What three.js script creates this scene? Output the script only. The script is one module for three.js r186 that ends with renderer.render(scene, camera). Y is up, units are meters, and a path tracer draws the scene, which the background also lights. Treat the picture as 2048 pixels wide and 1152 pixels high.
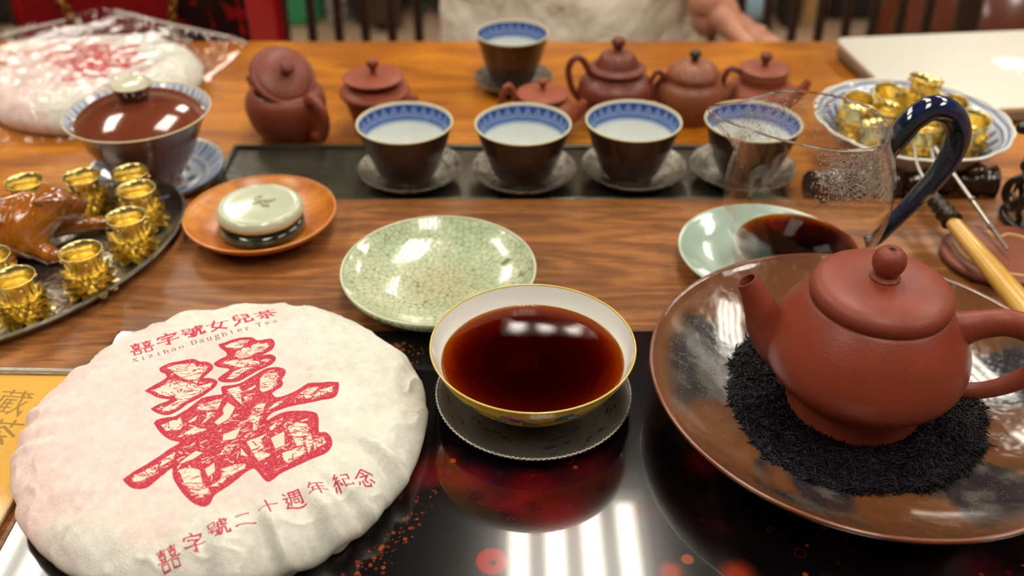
import * as THREE from 'three';
import { RectAreaLightUniformsLib } from 'three/addons/lights/RectAreaLightUniformsLib.js';
import { RoundedBoxGeometry } from 'three/addons/geometries/RoundedBoxGeometry.js';
import { mergeGeometries, toCreasedNormals } from 'three/addons/utils/BufferGeometryUtils.js';
import { MarchingCubes } from 'three/addons/objects/MarchingCubes.js';

// ------------------------------------------------------------------ camera, exposure, lamps
const TOP = 0.762;                                   // height of the tea board; h below is measured from it
const TABLE = -0.012;                                // h of the table top round the board
const scene = new THREE.Scene();
scene.background = new THREE.Color(0x000000);
const camera = new THREE.PerspectiveCamera(33.15, 16 / 9, 0.02, 30);
camera.position.set(0, TOP + 0.36, 0);
camera.rotation.set(THREE.MathUtils.degToRad(-35.3), 0, 0);
camera.focus = 0.49; camera.userData.fStop = 5.5;
const renderer = new THREE.WebGLRenderer({ antialias: true });
renderer.toneMapping = THREE.LinearToneMapping;
renderer.toneMappingExposure = 0.72;
renderer.shadowMap.enabled = true;
RectAreaLightUniformsLib.init();
const LAMP = { color: new THREE.Color(1.0, 0.93, 0.81), intensity: 24, glow: 9 };
const CEIL = 2.71, FIX_X = [-1.5, 0.19, 1.9], FIX_F = [1.58, 3.53, -0.30], FIX_W = 0.46, FIX_L = 1.2;

// ------------------------------------------------------------------ helpers
const V = (x, y, z) => new THREE.Vector3(x, y, z);
const W = (x, h, f) => V(x, TOP + h, -f);            // x to the right, h above the board, f forward from the camera's foot
const { clamp, lerp, smoothstep, degToRad: D } = THREE.MathUtils;
function rng(s) { return () => { s = (s + 0x6d2b79f5) | 0; let t = Math.imul(s ^ (s >>> 15), 1 | s); t = (t + Math.imul(t ^ (t >>> 7), 61 | t)) ^ t; return ((t ^ (t >>> 14)) >>> 0) / 4294967296; }; }
const R0 = rng(7), PERM = Float32Array.from({ length: 65536 }, () => R0());
const lat = (i, j) => PERM[((i & 255) + (j & 255) * 256)];
function noise(x, y) {
  const i = Math.floor(x), j = Math.floor(y); let u = x - i, v = y - j; u = u * u * (3 - 2 * u); v = v * v * (3 - 2 * v);
  const a = lat(i, j), b = lat(i + 1, j), c = lat(i, j + 1), d = lat(i + 1, j + 1);
  return a + (b - a) * u + (c - a) * v + (a - b - c + d) * u * v;
}
function fbm(x, y, n = 4) { let s = 0, a = 0.5, t = 0; for (let k = 0; k < n; k++) { s += a * noise(x, y); t += a; a *= 0.5; x = x * 2.03 + 17.3; y = y * 2.03 + 9.1; } return s / t; }
const mix3 = (a, b, t) => [a[0] + (b[0] - a[0]) * t, a[1] + (b[1] - a[1]) * t, a[2] + (b[2] - a[2]) * t];
function tex(w, h, fn, srgb = true) {
  const d = new Uint8Array(w * h * 4);
  for (let y = 0, o = 0; y < h; y++) for (let x = 0; x < w; x++, o += 4) {
    const c = fn((x + 0.5) / w, (y + 0.5) / h);
    if (c.length) { d[o] = clamp(c[0], 0, 255); d[o + 1] = clamp(c[1], 0, 255); d[o + 2] = clamp(c[2], 0, 255); } else { d[o] = d[o + 1] = d[o + 2] = clamp(c * 255, 0, 255); }
    d[o + 3] = 255;
  }
  const t = new THREE.DataTexture(d, w, h); t.magFilter = THREE.LinearFilter; t.minFilter = THREE.LinearMipmapLinearFilter; t.generateMipmaps = true;
  t.wrapS = t.wrapT = THREE.RepeatWrapping; if (srgb) t.colorSpace = THREE.SRGBColorSpace; t.needsUpdate = true; return t;
}
function canvasTex(w, h, draw, srgb = true) {
  const c = document.createElement('canvas'); c.width = w; c.height = h; draw(c.getContext('2d'), w, h);
  const t = new THREE.CanvasTexture(c); t.wrapS = t.wrapT = THREE.RepeatWrapping; if (srgb) t.colorSpace = THREE.SRGBColorSpace; return t;
}
const M = (color, roughness = 0.5, more = {}) => new THREE.MeshPhysicalMaterial({ color, roughness, side: THREE.DoubleSide, ...more });
const bumpFine = tex(256, 256, (u, v) => 0.5 * fbm(u * 64, v * 64, 2) + 0.5 * noise(u * 150, v * 150), false);
const bumpSoft = tex(256, 256, (u, v) => fbm(u * 12, v * 12, 3), false);
function withRepeat(t, a, b = a) { const c = t.clone(); c.repeat.set(a, b); c.needsUpdate = true; return c; }

// names, tags
const used = {};
function numbered(n) { const k = used[n] = (used[n] ?? -1) + 1; return k ? `${n}_${String(k).padStart(3, '0')}` : n; }
function shade(o) { o.traverse((m) => { if (m.isMesh) { m.castShadow = true; m.receiveShadow = true; } }); return o; }
function tag(o, label, category, group, kind) { Object.assign(o.userData, { label, category }); if (group) o.userData.group = group; if (kind) o.userData.kind = kind; return o; }
function thing(name, label, category, at = V(0, 0, 0), turn = 0, group) {
  const o = new THREE.Group(); o.name = numbered(name); o.position.copy(at); o.rotation.y = turn; scene.add(o); return tag(o, label, category, group);
}
function part(name, g, m, parent, label) { const o = new THREE.Mesh(g, m); o.name = name; o.castShadow = o.receiveShadow = true; if (label) o.userData.label = label; parent.add(o); return o; }
function solo(name, g, m, at, label, category, group, turn = 0) { const o = part(numbered(name), g, m, scene); o.position.copy(at); o.rotation.y = turn; return tag(o, label, category, group); }
function struct(name, g, m, at = V(0, 0, 0)) { const o = part(name, g, m, scene); o.position.copy(at); o.userData.kind = 'structure'; return o; }
function copyOf(o, at, turn, label) { const c = o.clone(); c.name = numbered(o.name.replace(/_\d{3}$/, '')); c.position.copy(at); c.rotation.y = turn; if (label) c.userData.label = label; scene.add(c); return c; }

// shapes
function smooth(pts, n = 6) {                         // a profile [r, y] rounded by a spline
  const c = new THREE.CatmullRomCurve3(pts.map(([r, y]) => V(r, y, 0)), false, 'centripetal');
  return c.getPoints((pts.length - 1) * n).map((p) => [Math.max(0, p.x), p.y]);
}
const lathe = (pts, seg = 96) => {
  let area = 0; for (let i = 0; i < pts.length; i++) { const a = pts[i], b = pts[(i + 1) % pts.length]; area += a[0] * b[1] - b[0] * a[1]; }
  if (pts[0][0] < 1e-4 && pts[pts.length - 1][0] < 1e-4 && area < 0) pts = pts.slice().reverse();   // outlines that close on the axis run counter-clockwise, so faces look outwards
  return latheOf(pts, seg);
};
const latheOf = (pts, seg) => new THREE.LatheGeometry(pts.map(([r, y]) => new THREE.Vector2(Math.max(r, 1e-5), y)), seg);
function planarUV(g, size) { const p = g.attributes.position, u = new Float32Array(p.count * 2); for (let i = 0; i < p.count; i++) { u[i * 2] = p.getX(i) / size + 0.5; u[i * 2 + 1] = 0.5 - p.getZ(i) / size; } g.setAttribute('uv', new THREE.BufferAttribute(u, 2)); return g; }
function boxUV(g, s = 1) { const p = g.attributes.position, n = g.attributes.normal, u = new Float32Array(p.count * 2); for (let i = 0; i < p.count; i++) { const a = [Math.abs(n.getX(i)), Math.abs(n.getY(i)), Math.abs(n.getZ(i))]; const q = a[1] >= a[0] && a[1] >= a[2] ? [p.getX(i), p.getZ(i)] : a[0] > a[2] ? [p.getZ(i), p.getY(i)] : [p.getX(i), p.getY(i)]; u[i * 2] = q[0] * s; u[i * 2 + 1] = q[1] * s; } g.setAttribute('uv', new THREE.BufferAttribute(u, 2)); return g; }
const rbox = (w, h, d, r = 0.004, y = 0) => boxUV(new RoundedBoxGeometry(w, h, d, 3, Math.min(r, w / 2.01, h / 2.01, d / 2.01)).translate(0, y, 0));
function warp(g, fn) { const p = g.attributes.position, v = V(); for (let i = 0; i < p.count; i++) { v.fromBufferAttribute(p, i); fn(v, i); p.setXYZ(i, v.x, v.y, v.z); } g.computeVertexNormals(); return g; }
function seamFix(g, cols, rows) {                     // average the normals along a wrap seam of a (rows+1) x (cols+1) grid
  const n = g.attributes.normal, stride = cols + 1;
  for (let r = 0; r <= rows; r++) { const a = r * stride, b = a + cols; const v = V(n.getX(a) + n.getX(b), n.getY(a) + n.getY(b), n.getZ(a) + n.getZ(b)).normalize(); n.setXYZ(a, v.x, v.y, v.z); n.setXYZ(b, v.x, v.y, v.z); }
  return g;
}
function sweep(pts, radius, { seg = 40, rad = 16, closed = false, cap = true, flat = 1, tension = 0.5 } = {}) {
  const c = new THREE.CatmullRomCurve3(pts, closed, 'catmullrom', tension), F = c.computeFrenetFrames(seg, closed), pos = [], idx = [], uv = [];
  for (let i = 0; i <= seg; i++) {
    const t = i / seg, p = c.getPointAt(t), N = F.normals[i], B = F.binormals[i], r = typeof radius === 'function' ? radius(t) : radius;
    for (let j = 0; j <= rad; j++) { const a = j / rad * Math.PI * 2, x = Math.cos(a) * r, y = Math.sin(a) * r * flat; pos.push(p.x + N.x * x + B.x * y, p.y + N.y * x + B.y * y, p.z + N.z * x + B.z * y); uv.push(t, j / rad); }
  }
  for (let i = 0; i < seg; i++) for (let j = 0; j < rad; j++) { const a = i * (rad + 1) + j, b = a + rad + 1; idx.push(a, a + 1, b, b, a + 1, b + 1); }
  if (cap && !closed) for (const e of [0, seg]) { const p = c.getPointAt(e / seg), k = pos.length / 3; pos.push(p.x, p.y, p.z); uv.push(0.5, 0.5); for (let j = 0; j < rad; j++) { const a = e * (rad + 1) + j; e ? idx.push(k, a, a + 1) : idx.push(k, a + 1, a); } }
  const g = new THREE.BufferGeometry(); g.setAttribute('position', new THREE.Float32BufferAttribute(pos, 3)); g.setAttribute('uv', new THREE.Float32BufferAttribute(uv, 2)); g.setIndex(idx); g.computeVertexNormals(); return seamFix(g, rad, seg);
}
// smooth union of tapered capsules [ax,ay,az, bx,by,bz, ra, rb], meshed
function blob(bones, k, cell, squash = V(1, 1, 1), extra) {
  const box = new THREE.Box3(); for (const b of bones) { const m = Math.max(b[6], b[7]) + k + cell * 2; box.expandByPoint(V(b[0] - m, b[1] - m, b[2] - m)); box.expandByPoint(V(b[0] + m, b[1] + m, b[2] + m)); box.expandByPoint(V(b[3] - m, b[4] - m, b[5] - m)); box.expandByPoint(V(b[3] + m, b[4] + m, b[5] + m)); }
  const c = box.getCenter(V()), s = box.getSize(V()), half = Math.max(s.x, s.y, s.z) / 2, res = Math.min(150, Math.ceil(half * 2 / cell) + 4);
  const mc = new MarchingCubes(res, new THREE.MeshBasicMaterial(), false, false, 400000), hs = res / 2; mc.isolation = 0;
  const lo = box.min, hi = box.max;
  for (let z = 0; z < res; z++) for (let y = 0; y < res; y++) for (let x = 0; x < res; x++) {
    const px = (x - hs) / hs * half + c.x, py = (y - hs) / hs * half + c.y, pz = (z - hs) / hs * half + c.z; let d = 1;
    if (px > lo.x - cell && px < hi.x + cell && py > lo.y - cell && py < hi.y + cell && pz > lo.z - cell && pz < hi.z + cell) {
      for (const b of bones) {
        const ux = b[3] - b[0], uy = b[4] - b[1], uz = b[5] - b[2], vx = px - b[0], vy = py - b[1], vz = pz - b[2], L = ux * ux + uy * uy + uz * uz, t = L ? clamp((vx * ux + vy * uy + vz * uz) / L, 0, 1) : 0;
        const e = Math.hypot(vx - ux * t, vy - uy * t, (vz - uz * t) * (b[8] ?? 1)) - (b[6] + (b[7] - b[6]) * t), q = Math.max(k - Math.abs(d - e), 0) / k; d = Math.min(d, e) - q * q * k * 0.25;
      }
      if (extra) d = extra(px, py, pz, d);
    }
    mc.field[x + y * res + z * res * res] = -d;
  }
  mc.update();
  const n = mc.count, g = new THREE.BufferGeometry(), P = new Float32Array(n * 3), N = new Float32Array(n * 3);
  for (let i = 0; i < n; i++) { for (let q = 0; q < 3; q++) { P[i * 3 + q] = mc.positionArray[i * 3 + q] * half + c.getComponent(q); N[i * 3 + q] = mc.normalArray[i * 3 + q]; } }
  g.setAttribute('position', new THREE.BufferAttribute(P, 3)); g.setAttribute('normal', new THREE.BufferAttribute(N, 3));
  const a = V().fromArray(P, 0), b = V().fromArray(P, 3), e = V().fromArray(P, 6), nn = b.sub(a).cross(e.sub(a)); let vote = 0;
  for (let i = 0; i + 2 < n && i < 3000; i += 3) { const p0 = V().fromArray(P, i * 3), p1 = V().fromArray(P, i * 3 + 3).sub(p0), p2 = V().fromArray(P, i * 3 + 6).sub(p0); vote += Math.sign(p1.cross(p2).dot(V().fromArray(N, i * 3))); }
  if (vote < 0) for (let i = 0; i < n * 3; i++) N[i] = -N[i];
  const u = new Float32Array(n * 2); for (let i = 0; i < n; i++) { u[i * 2] = P[i * 3] + P[i * 3 + 2] * 0.5; u[i * 2 + 1] = P[i * 3 + 1] + P[i * 3 + 2] * 0.3; } g.setAttribute('uv', new THREE.BufferAttribute(u, 2));
  return g;
}

// ------------------------------------------------------------------ materials
function woodTex(c1, c2, c3, sx, sy, seed) {          // grain along u
  return tex(1024, 1024, (u, v) => {
    const x = u * sx + seed, y = v * sy, w = fbm(x * 1.3, y * 5, 3), g = fbm(x * 2.5, y * 30 + w * 6, 4), f = fbm(x * 14, y * 220, 2), ring = 0.5 + 0.5 * Math.sin((y * 8 + w * 9) * 3.1);
    let c = mix3(c1, c2, smoothstep(g * 0.7 + ring * 0.3, 0.25, 0.75)); c = mix3(c, c3, smoothstep(f, 0.55, 0.85) * 0.55); const k = 0.86 + 0.28 * w; return [c[0] * k, c[1] * k, c[2] * k];
  });
}
const MAT = {};
{
  const t1 = woodTex([158, 90, 14], [194, 122, 24], [108, 56, 6], 2.4, 2.0, 3), t2 = woodTex([120, 74, 38], [160, 104, 56], [80, 47, 24], 3.6, 5.5, 40);
  t1.repeat.set(1 / 1.1, 1 / 1.1); t2.repeat.set(1 / 0.75, 1 / 0.75); for (const q of [t1, t2]) q.wrapS = q.wrapT = THREE.MirroredRepeatWrapping;
  MAT.table = M(0xffffff, 0.42, { map: t1, bumpMap: withRepeat(bumpSoft, 14, 40), bumpScale: 0.0004, clearcoat: 0.4, clearcoatRoughness: 0.16, specularIntensity: 0.4 });
  const b2 = tex(512, 512, (u, v) => fbm(u * 6, v * 90, 3), false); b2.repeat.set(2, 2);
  MAT.board = M(0xffffff, 0.42, { map: t2, bumpMap: b2, bumpScale: 0.0006, clearcoat: 0.12, clearcoatRoughness: 0.25, specularIntensity: 0.5 });
  const t3 = woodTex([46, 26, 16], [70, 40, 24], [26, 14, 8], 1.5, 1.2, 80);
  MAT.darkWood = M(0xffffff, 0.4, { map: t3, clearcoat: 0.3, clearcoatRoughness: 0.3 });
}
function clay(hex, rough = 0.5, k = 1) {
  const c = new THREE.Color(hex), s = [c.r, c.g, c.b].map((x) => 255 * Math.pow(x, 1 / 2.2));
  return M(0xffffff, rough, { map: tex(256, 256, (u, v) => { const n = 0.93 + 0.14 * fbm(u * 9, v * 9, 3), sp = noise(u * 250, v * 250) > 0.93 ? 1.1 : 1; return [s[0] * n * sp, s[1] * n * sp, s[2] * n * sp]; }), bumpMap: withRepeat(bumpFine, 3 * k, 2 * k), bumpScale: 0.00012, clearcoat: 0.2, clearcoatRoughness: 0.3, specularIntensity: 0.7 });
}
const pewterTex = tex(512, 512, (u, v) => { const n = fbm(u * 9, v * 9, 4), s = noise(u * 8, v * 160); const k = 98 + n * 100 + s * 16; return [k, k * 0.97, k * 0.89]; });
const pewterRough = tex(256, 256, (u, v) => 0.16 + 0.26 * fbm(u * 12, v * 12, 3), false);
MAT.pewter = M(0xffffff, 1, { map: pewterTex, metalness: 0.95, roughnessMap: pewterRough, bumpMap: withRepeat(bumpSoft, 3, 3), bumpScale: 0.0008 });
MAT.slate = M(0x8a8a7e, 1, { map: pewterTex, metalness: 0.55, roughnessMap: pewterRough, bumpMap: withRepeat(bumpSoft, 6, 6), bumpScale: 0.0004 });
MAT.gold = M(0xd9a520, 0.24, { metalness: 1, bumpMap: withRepeat(bumpFine, 1, 1), bumpScale: 0.00008 }); MAT.gold.color.setRGB(0.88, 0.73, 0.31);
MAT.porcelain = M(0xf4f4ec, 0.16, { clearcoat: 0.6, clearcoatRoughness: 0.06 });
MAT.rimBuff = M(0xd8cda8, 0.3);
MAT.brownGlaze = M(0x3d2112, 0.3, { clearcoat: 0.4, clearcoatRoughness: 0.1 });
// tea: pale amber where it is shallow at the wall, dark red-brown where it is deep (the map is its own colour by depth)
const teaMap = tex(512, 512, (u, v) => { const q = Math.hypot(u - 0.5, v - 0.5) * 2, e = 1 - q, st = [[0, 205, 150, 62], [0.06, 190, 118, 30], [0.14, 158, 72, 14], [0.26, 118, 32, 8], [0.45, 84, 12, 8], [1, 70, 8, 8]]; for (let i = 1; i < st.length; i++) if (e <= st[i][0] || i === st.length - 1) { const a = st[i - 1], b = st[i], k = clamp((e - a[0]) / (b[0] - a[0]), 0, 1); return [1, 2, 3].map((c) => a[c] + (b[c] - a[c]) * k); } });
MAT.tea = M(0xffffff, 0.0, { map: teaMap, transmission: 1, thickness: 0, ior: 1.33 });
MAT.teaSide = M(0xd8a060, 0.0, { transmission: 1, thickness: 0, ior: 1.1, specularIntensity: 0.2 });
MAT.glass = M(0xffffff, 0.02, { transmission: 1, thickness: 0, ior: 1.45 });
MAT.steel = M(0xb8b4ac, 0.28, { metalness: 1 });

// ------------------------------------------------------------------ room shell
{
  const X = 3.3, F0 = -2.6, F1 = 4.6, T = 0.12, D0 = F1 - F0, cz = -(F0 + F1) / 2;
  const wallM = M(0x9c8c78, 0.85, { bumpMap: withRepeat(bumpSoft, 20, 20), bumpScale: 0.001 });
  const floorT = tex(512, 512, (u, v) => { const n = fbm(u * 24, v * 24, 4); return [150 + n * 30, 122 + n * 28, 98 + n * 26]; });
  struct('floor', boxUV(new THREE.BoxGeometry(2 * X + 2 * T, T, D0 + 2 * T)), M(0xffffff, 0.4, { map: floorT }), V(0, -T / 2, cz));
  struct('ceiling', boxUV(new THREE.BoxGeometry(2 * X + 2 * T, T, D0 + 2 * T)), M(0x1e1c1a, 0.9), V(0, CEIL + 0.12 + T / 2, cz));
  struct('wall_back', new THREE.BoxGeometry(2 * X + 2 * T, CEIL + 0.12, T), wallM, V(0, (CEIL + 0.12) / 2, -F1 - T / 2));
  struct('wall_front', new THREE.BoxGeometry(2 * X + 2 * T, CEIL + 0.12, T), wallM, V(0, (CEIL + 0.12) / 2, -F0 + T / 2));
  struct('wall_left', new THREE.BoxGeometry(T, CEIL + 0.12, D0), wallM, V(-X - T / 2, (CEIL + 0.12) / 2, cz));
  struct('wall_right', new THREE.BoxGeometry(T, CEIL + 0.12, D0), wallM, V(X + T / 2, (CEIL + 0.12) / 2, cz));
  struct('baseboard_back', rbox(2 * X, 0.1, 0.016, 0.005), M(0x5a4433, 0.5), V(0, 0.05, -F1 + 0.008));
}
// ceiling lamps: four tubes in a white tray
{
  const caseM = M(0x2e2c29, 0.7), trayM = M(0xf4f2ec, 0.4), tubeM = new THREE.MeshStandardMaterial({ color: 0xffffff, emissive: LAMP.color, emissiveIntensity: LAMP.glow, roughness: 0.4 });
  const grid = ['left', 'middle', 'right'], rows = ['above the far side of the table', 'at the far wall', 'behind the camera'];
  FIX_F.forEach((f, j) => FIX_X.forEach((x, i) => {
    const t = thing('ceiling_light', `white four-tube ceiling lamp in the ${grid[i]} row ${rows[j]}`, 'ceiling light', V(x, CEIL, -f), 0, 'ceiling lamps in three rows');
    part('housing', mergeGeometries([rbox(FIX_W + 0.02, 0.01, FIX_L + 0.02, 0.003, 0.115), ...[-1, 1].flatMap((q) => [rbox(0.01, 0.07, FIX_L + 0.02, 0.003, 0.08).translate(q * (FIX_W / 2 + 0.006), 0, 0), rbox(FIX_W + 0.02, 0.07, 0.01, 0.003, 0.08).translate(0, 0, q * (FIX_L / 2 + 0.006))])]), caseM, t, 'dark outer case');
    part('reflector', mergeGeometries([rbox(FIX_W, 0.006, FIX_L, 0.002, 0.106), ...[-1, 1].flatMap((q) => [rbox(0.004, 0.055, FIX_L, 0.001, 0.08).translate(q * (FIX_W / 2 - 0.002), 0, 0), rbox(FIX_W, 0.055, 0.004, 0.001, 0.08).translate(0, 0, q * (FIX_L / 2 - 0.002))])]), trayM, t);
    for (let k = 0; k < 4; k++) {
      const tx = (k - 1.5) * FIX_W * 0.245;
      part('lamp_tube', new THREE.CylinderGeometry(0.014, 0.014, FIX_L - 0.08, 12).rotateX(Math.PI / 2).translate(tx, 0.08, 0), tubeM, t);
      const l = new THREE.RectAreaLight(LAMP.color, LAMP.intensity, 0.062, FIX_L - 0.08); l.name = 'tube_light'; l.position.set(tx, 0.062, 0); l.rotation.x = -Math.PI / 2; t.add(l);
    }
  }));
}

// ------------------------------------------------------------------ table, tea board, lacquer board, dark tray
{
  const t = thing('tea_table', 'long golden-brown polished wooden table under all the tea things', 'table', V(0, 0, -0.37));
  part('tabletop', rbox(2.5, 0.045, 1.207, 0.006, TOP + TABLE - 0.0225), MAT.table, t);
  for (const s of [-1, 1]) part('apron', rbox(2.2, 0.08, 0.025, 0.004, TOP + TABLE - 0.085).translate(0, 0, s * 0.5), MAT.darkWood, t);
  for (const a of [-1, 1]) for (const b of [-1, 1]) part('leg', lathe(smooth([[0, 0], [0.022, 0], [0.026, 0.03], [0.03, 0.3], [0.034, 0.6], [0.034, TOP + TABLE - 0.045], [0, TOP + TABLE - 0.045]], 3), 20).translate(a * 1.1, 0, b * 0.52), MAT.darkWood, t);
}
solo('tea_board', rbox(1.7, 0.012, 0.6, 0.004, -0.006), MAT.board, W(0, 0, 0.325), 'broad brown wooden tea board with long grain across the front half of the table', 'board');
{
  const r = rng(21), spots = [];
  for (let i = 0; i < 340; i++) { const cl = Math.floor(r() * 22), a = lat(cl, 3) * 0.66, b = lat(cl, 9) * 0.42; spots.push([a + (r() - 0.5) * 0.09, b + (r() - 0.5) * 0.09, 0.0006 + r() * r() * 0.0035, r()]); }
  const map = canvasTex(2048, 1270, (c, w, h) => {                // 0.66 m x 0.409 m; left edge x = -0.2365, top edge f = 0.459
    const s = w / 0.66; c.fillStyle = '#0a0506'; c.fillRect(0, 0, w, h);
    const img = c.getImageData(0, 0, w, h), d = img.data;
    for (let y = 0, o = 0; y < h; y++) for (let x = 0; x < w; x++, o += 4) {
      const X = x / s, Y = y / s, n = fbm(X * 26 + 5, Y * 26, 4), m = fbm(X * 9 + 40, Y * 13, 3); const red = smoothstep(n, 0.52, 0.72) * smoothstep(m, 0.45, 0.62), pur = smoothstep(fbm(X * 15 + 90, Y * 15, 3), 0.5, 0.75);
      d[o] = 9 + red * 92 + pur * 16; d[o + 1] = 5 + red * 7 + pur * 4; d[o + 2] = 7 + red * 8 + pur * 12;
    }
    c.putImageData(img, 0, 0);
    const blot = (x, f, rad, col, soft) => { const px = (x + 0.2365) * s, py = (0.459 - f) * s, R = rad * s, g = c.createRadialGradient(px, py, R * soft, px, py, R); g.addColorStop(0, col + ')'); g.addColorStop(1, col.replace(/,[^,]*$/, ',0)')); c.fillStyle = g; c.beginPath(); c.arc(px, py, R, 0, 7); c.fill(); };
    blot(-0.009, 0.2875, 0.0085, 'rgba(150,12,8,0.95', 0.8); blot(-0.0085, 0.2865, 0.0018, 'rgba(40,10,10,0.9', 0.5); blot(0.0715, 0.2815, 0.0085, 'rgba(150,44,14,0.9', 0.35); blot(0.101, 0.280, 0.011, 'rgba(146,40,12,0.9', 0.3); blot(0.022, 0.315, 0.026, 'rgba(140,12,10,0.6', 0.2); blot(0.036, 0.345, 0.024, 'rgba(120,16,10,0.45', 0.2); blot(-0.035, 0.352, 0.012, 'rgba(120,20,12,0.6', 0.2); blot(0.01, 0.335, 0.016, 'rgba(130,10,8,0.55', 0.3); blot(0.155, 0.31, 0.02, 'rgba(90,8,8,0.5', 0.2); blot(0.21, 0.285, 0.018, 'rgba(100,16,20,0.5', 0.2); blot(0.085, 0.425, 0.012, 'rgba(150,16,14,0.7', 0.3); blot(0.098, 0.35, 0.016, 'rgba(110,10,10,0.6', 0.3); blot(0.09, 0.40, 0.008, 'rgba(160,30,16,0.6', 0.3);
    blot(-0.045, 0.255, 0.02, 'rgba(150,80,10,0.5', 0.2);
    for (const [X, Y, rad, q] of spots) { c.globalAlpha = 0.35 + 0.5 * q; c.strokeStyle = c.fillStyle = q > 0.55 ? 'rgb(190,78,22)' : q > 0.3 ? 'rgb(150,30,22)' : 'rgb(120,26,40)'; c.lineWidth = 0.0006 * s; c.beginPath(); c.arc(X * s, Y * s, rad * s, 0, 7); q > 0.6 ? c.fill() : c.stroke(); }
    c.globalAlpha = 0.8;
    const q = rng(5); for (let i = 0; i < 110; i++) { const t = Math.sqrt(q()), px = (-0.0385 - 0.024 * t * t - 0.006 * t + (q() - 0.5) * 0.014 * (0.4 + t) + 0.2365) * s, py = (0.459 - (0.345 - t * 0.066)) * s; c.fillStyle = q() > 0.5 ? '#a8471c' : '#7e2a14'; c.beginPath(); c.arc(px, py, (0.0003 + q() * q() * 0.0011) * s, 0, 7); c.fill(); }
    for (let i = 0; i < 40; i++) { c.fillStyle = '#a04a2c'; c.beginPath(); c.arc((0.155 + q() * 0.03) * s, (0.012 + q() * 0.02) * s, (0.0004 + q() * 0.0012) * s, 0, 7); c.fill(); }
  });
  const scr = canvasTex(1024, 640, (c, w, h) => { c.fillStyle = '#808080'; c.fillRect(0, 0, w, h); const q = rng(9); for (let i = 0; i < 60; i++) { c.strokeStyle = q() > 0.5 ? '#6a6a6a' : '#8e8e8e'; c.lineWidth = 0.6; const x = q() * w, y = q() * h, a = q() * 6, l = 8 + q() * 60; c.beginPath(); c.moveTo(x, y); c.lineTo(x + Math.cos(a) * l, y + Math.sin(a) * l); c.stroke(); } }, false);
  const g = new RoundedBoxGeometry(0.66, 0.004, 0.409, 3, 0.0012), p = g.attributes.position, u = g.attributes.uv; for (let i = 0; i < p.count; i++) u.setXY(i, p.getX(i) / 0.66 + 0.5, 0.5 - p.getZ(i) / 0.409);
  solo('lacquer_board', g.translate(0, 0.002, 0), M(0xffffff, 0.16, { map, bumpMap: scr, bumpScale: 0.00002, clearcoat: 1, clearcoatRoughness: 0.025 }), W(0.0935, 0, 0.2545), 'glossy black lacquer board with dark red clouds under the yellow tea bowl', 'board');
}
{
  const t = thing('serving_tray', 'long dark grey metal tray under the row of brown teacups', 'tray', W(-0.01, TABLE, 0.679), 0.0);
  part('base', rbox(0.44, 0.003, 0.088, 0.001, 0.0015), MAT.slate, t);
  for (const s of [-1, 1]) { part('rim', rbox(0.44, 0.006, 0.004, 0.0015, 0.003).translate(0, 0, s * 0.043), MAT.slate, t); part('rim', rbox(0.004, 0.006, 0.088, 0.0015, 0.003).translate(s * 0.219, 0, 0), MAT.slate, t); }
}

// ------------------------------------------------------------------ print of the tea cake wrapper (units: 0.1 mm from the cake's centre, y towards the viewer)
const poly = (s) => s.split(';').map((q) => q.split(' ').map((p) => p.split(',').map(Number)));
const OUT = poly('-387,-263 -376,-277 -342,-300 -292,-317 -238,-326 -207,-318 -190,-303 -161,-311 -135,-300 -109,-274 -102,-249 -108,-221 -127,-193 -137,-171 -107,-174 -73,-166 -54,-150 -51,-122 -61,-90 -94,-53 -131,-17 -163,20 -187,60 -211,96 -229,108 -264,106 -301,86 -336,60 -302,25 -264,-4 -258,-19 -301,-19 -331,-27 -372,-59 -413,-85 -379,-117 -340,-155 -318,-177 -338,-210 -359,-218 -377,-238;-131,-471 -101,-481 -64,-505 -17,-522 26,-525 52,-515 72,-491 109,-498 148,-515 172,-484 180,-451 176,-417 164,-397 134,-377 120,-364 169,-372 197,-358 212,-332 204,-299 172,-274 137,-242 98,-198 65,-161 37,-143 -3,-140 -37,-146 -58,-168 -40,-192 -16,-230 -9,-252 -56,-258 -92,-271 -110,-293 -95,-319 -68,-345 -52,-364 -68,-397 -90,-417 -112,-437;-285,167 -280,145 -237,126 -197,123 -165,76 -132,30 -105,-27 -55,-40 -7,-44 -2,-53 -22,-95 -12,-110 28,-113 64,-131 96,-168 136,-211 168,-255 198,-268 240,-268 273,-255 283,-223 276,-186 272,-161 287,-137 283,-107 261,-77 242,-53 262,-29 273,-15 307,-23 337,-53 375,-89 415,-137 468,-134 518,-149 570,-154 579,-95 574,-47 545,-23 488,-12 432,12 377,35 324,63 281,86 262,123 257,140 264,154 290,129 312,104 347,84 404,72 462,72 498,87 510,123 519,178 526,225 540,219 563,217 585,238 600,275 603,307 587,349 550,374 483,415 418,460 378,495 368,519 350,536 334,531 300,490 266,450 235,478 196,527 147,579 114,617 114,659 98,682 77,682 42,668 2,636 -45,584 -83,536 -103,493 -110,453 -128,468 -148,512 -175,556 -196,579 -222,587 -257,579 -293,556 -323,527 -286,488 -236,438 -186,383 -147,336 -113,297 -146,289 -171,279 -211,247 -254,204 -284,165');
const HOLES = poly('8,162 39,101 27,67 39,18 84,50 72,123 64,140 31,178;69,238 144,187 136,267 78,283;178,333 223,385 186,379;306,267 362,221 380,307 340,334;-91,431 -32,349 2,357 -36,403 -73,428;38,463 73,426 90,478 66,512;-123,155 -88,103 -89,140 -111,160;107,-83 146,-125 153,-113 131,-83');
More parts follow.
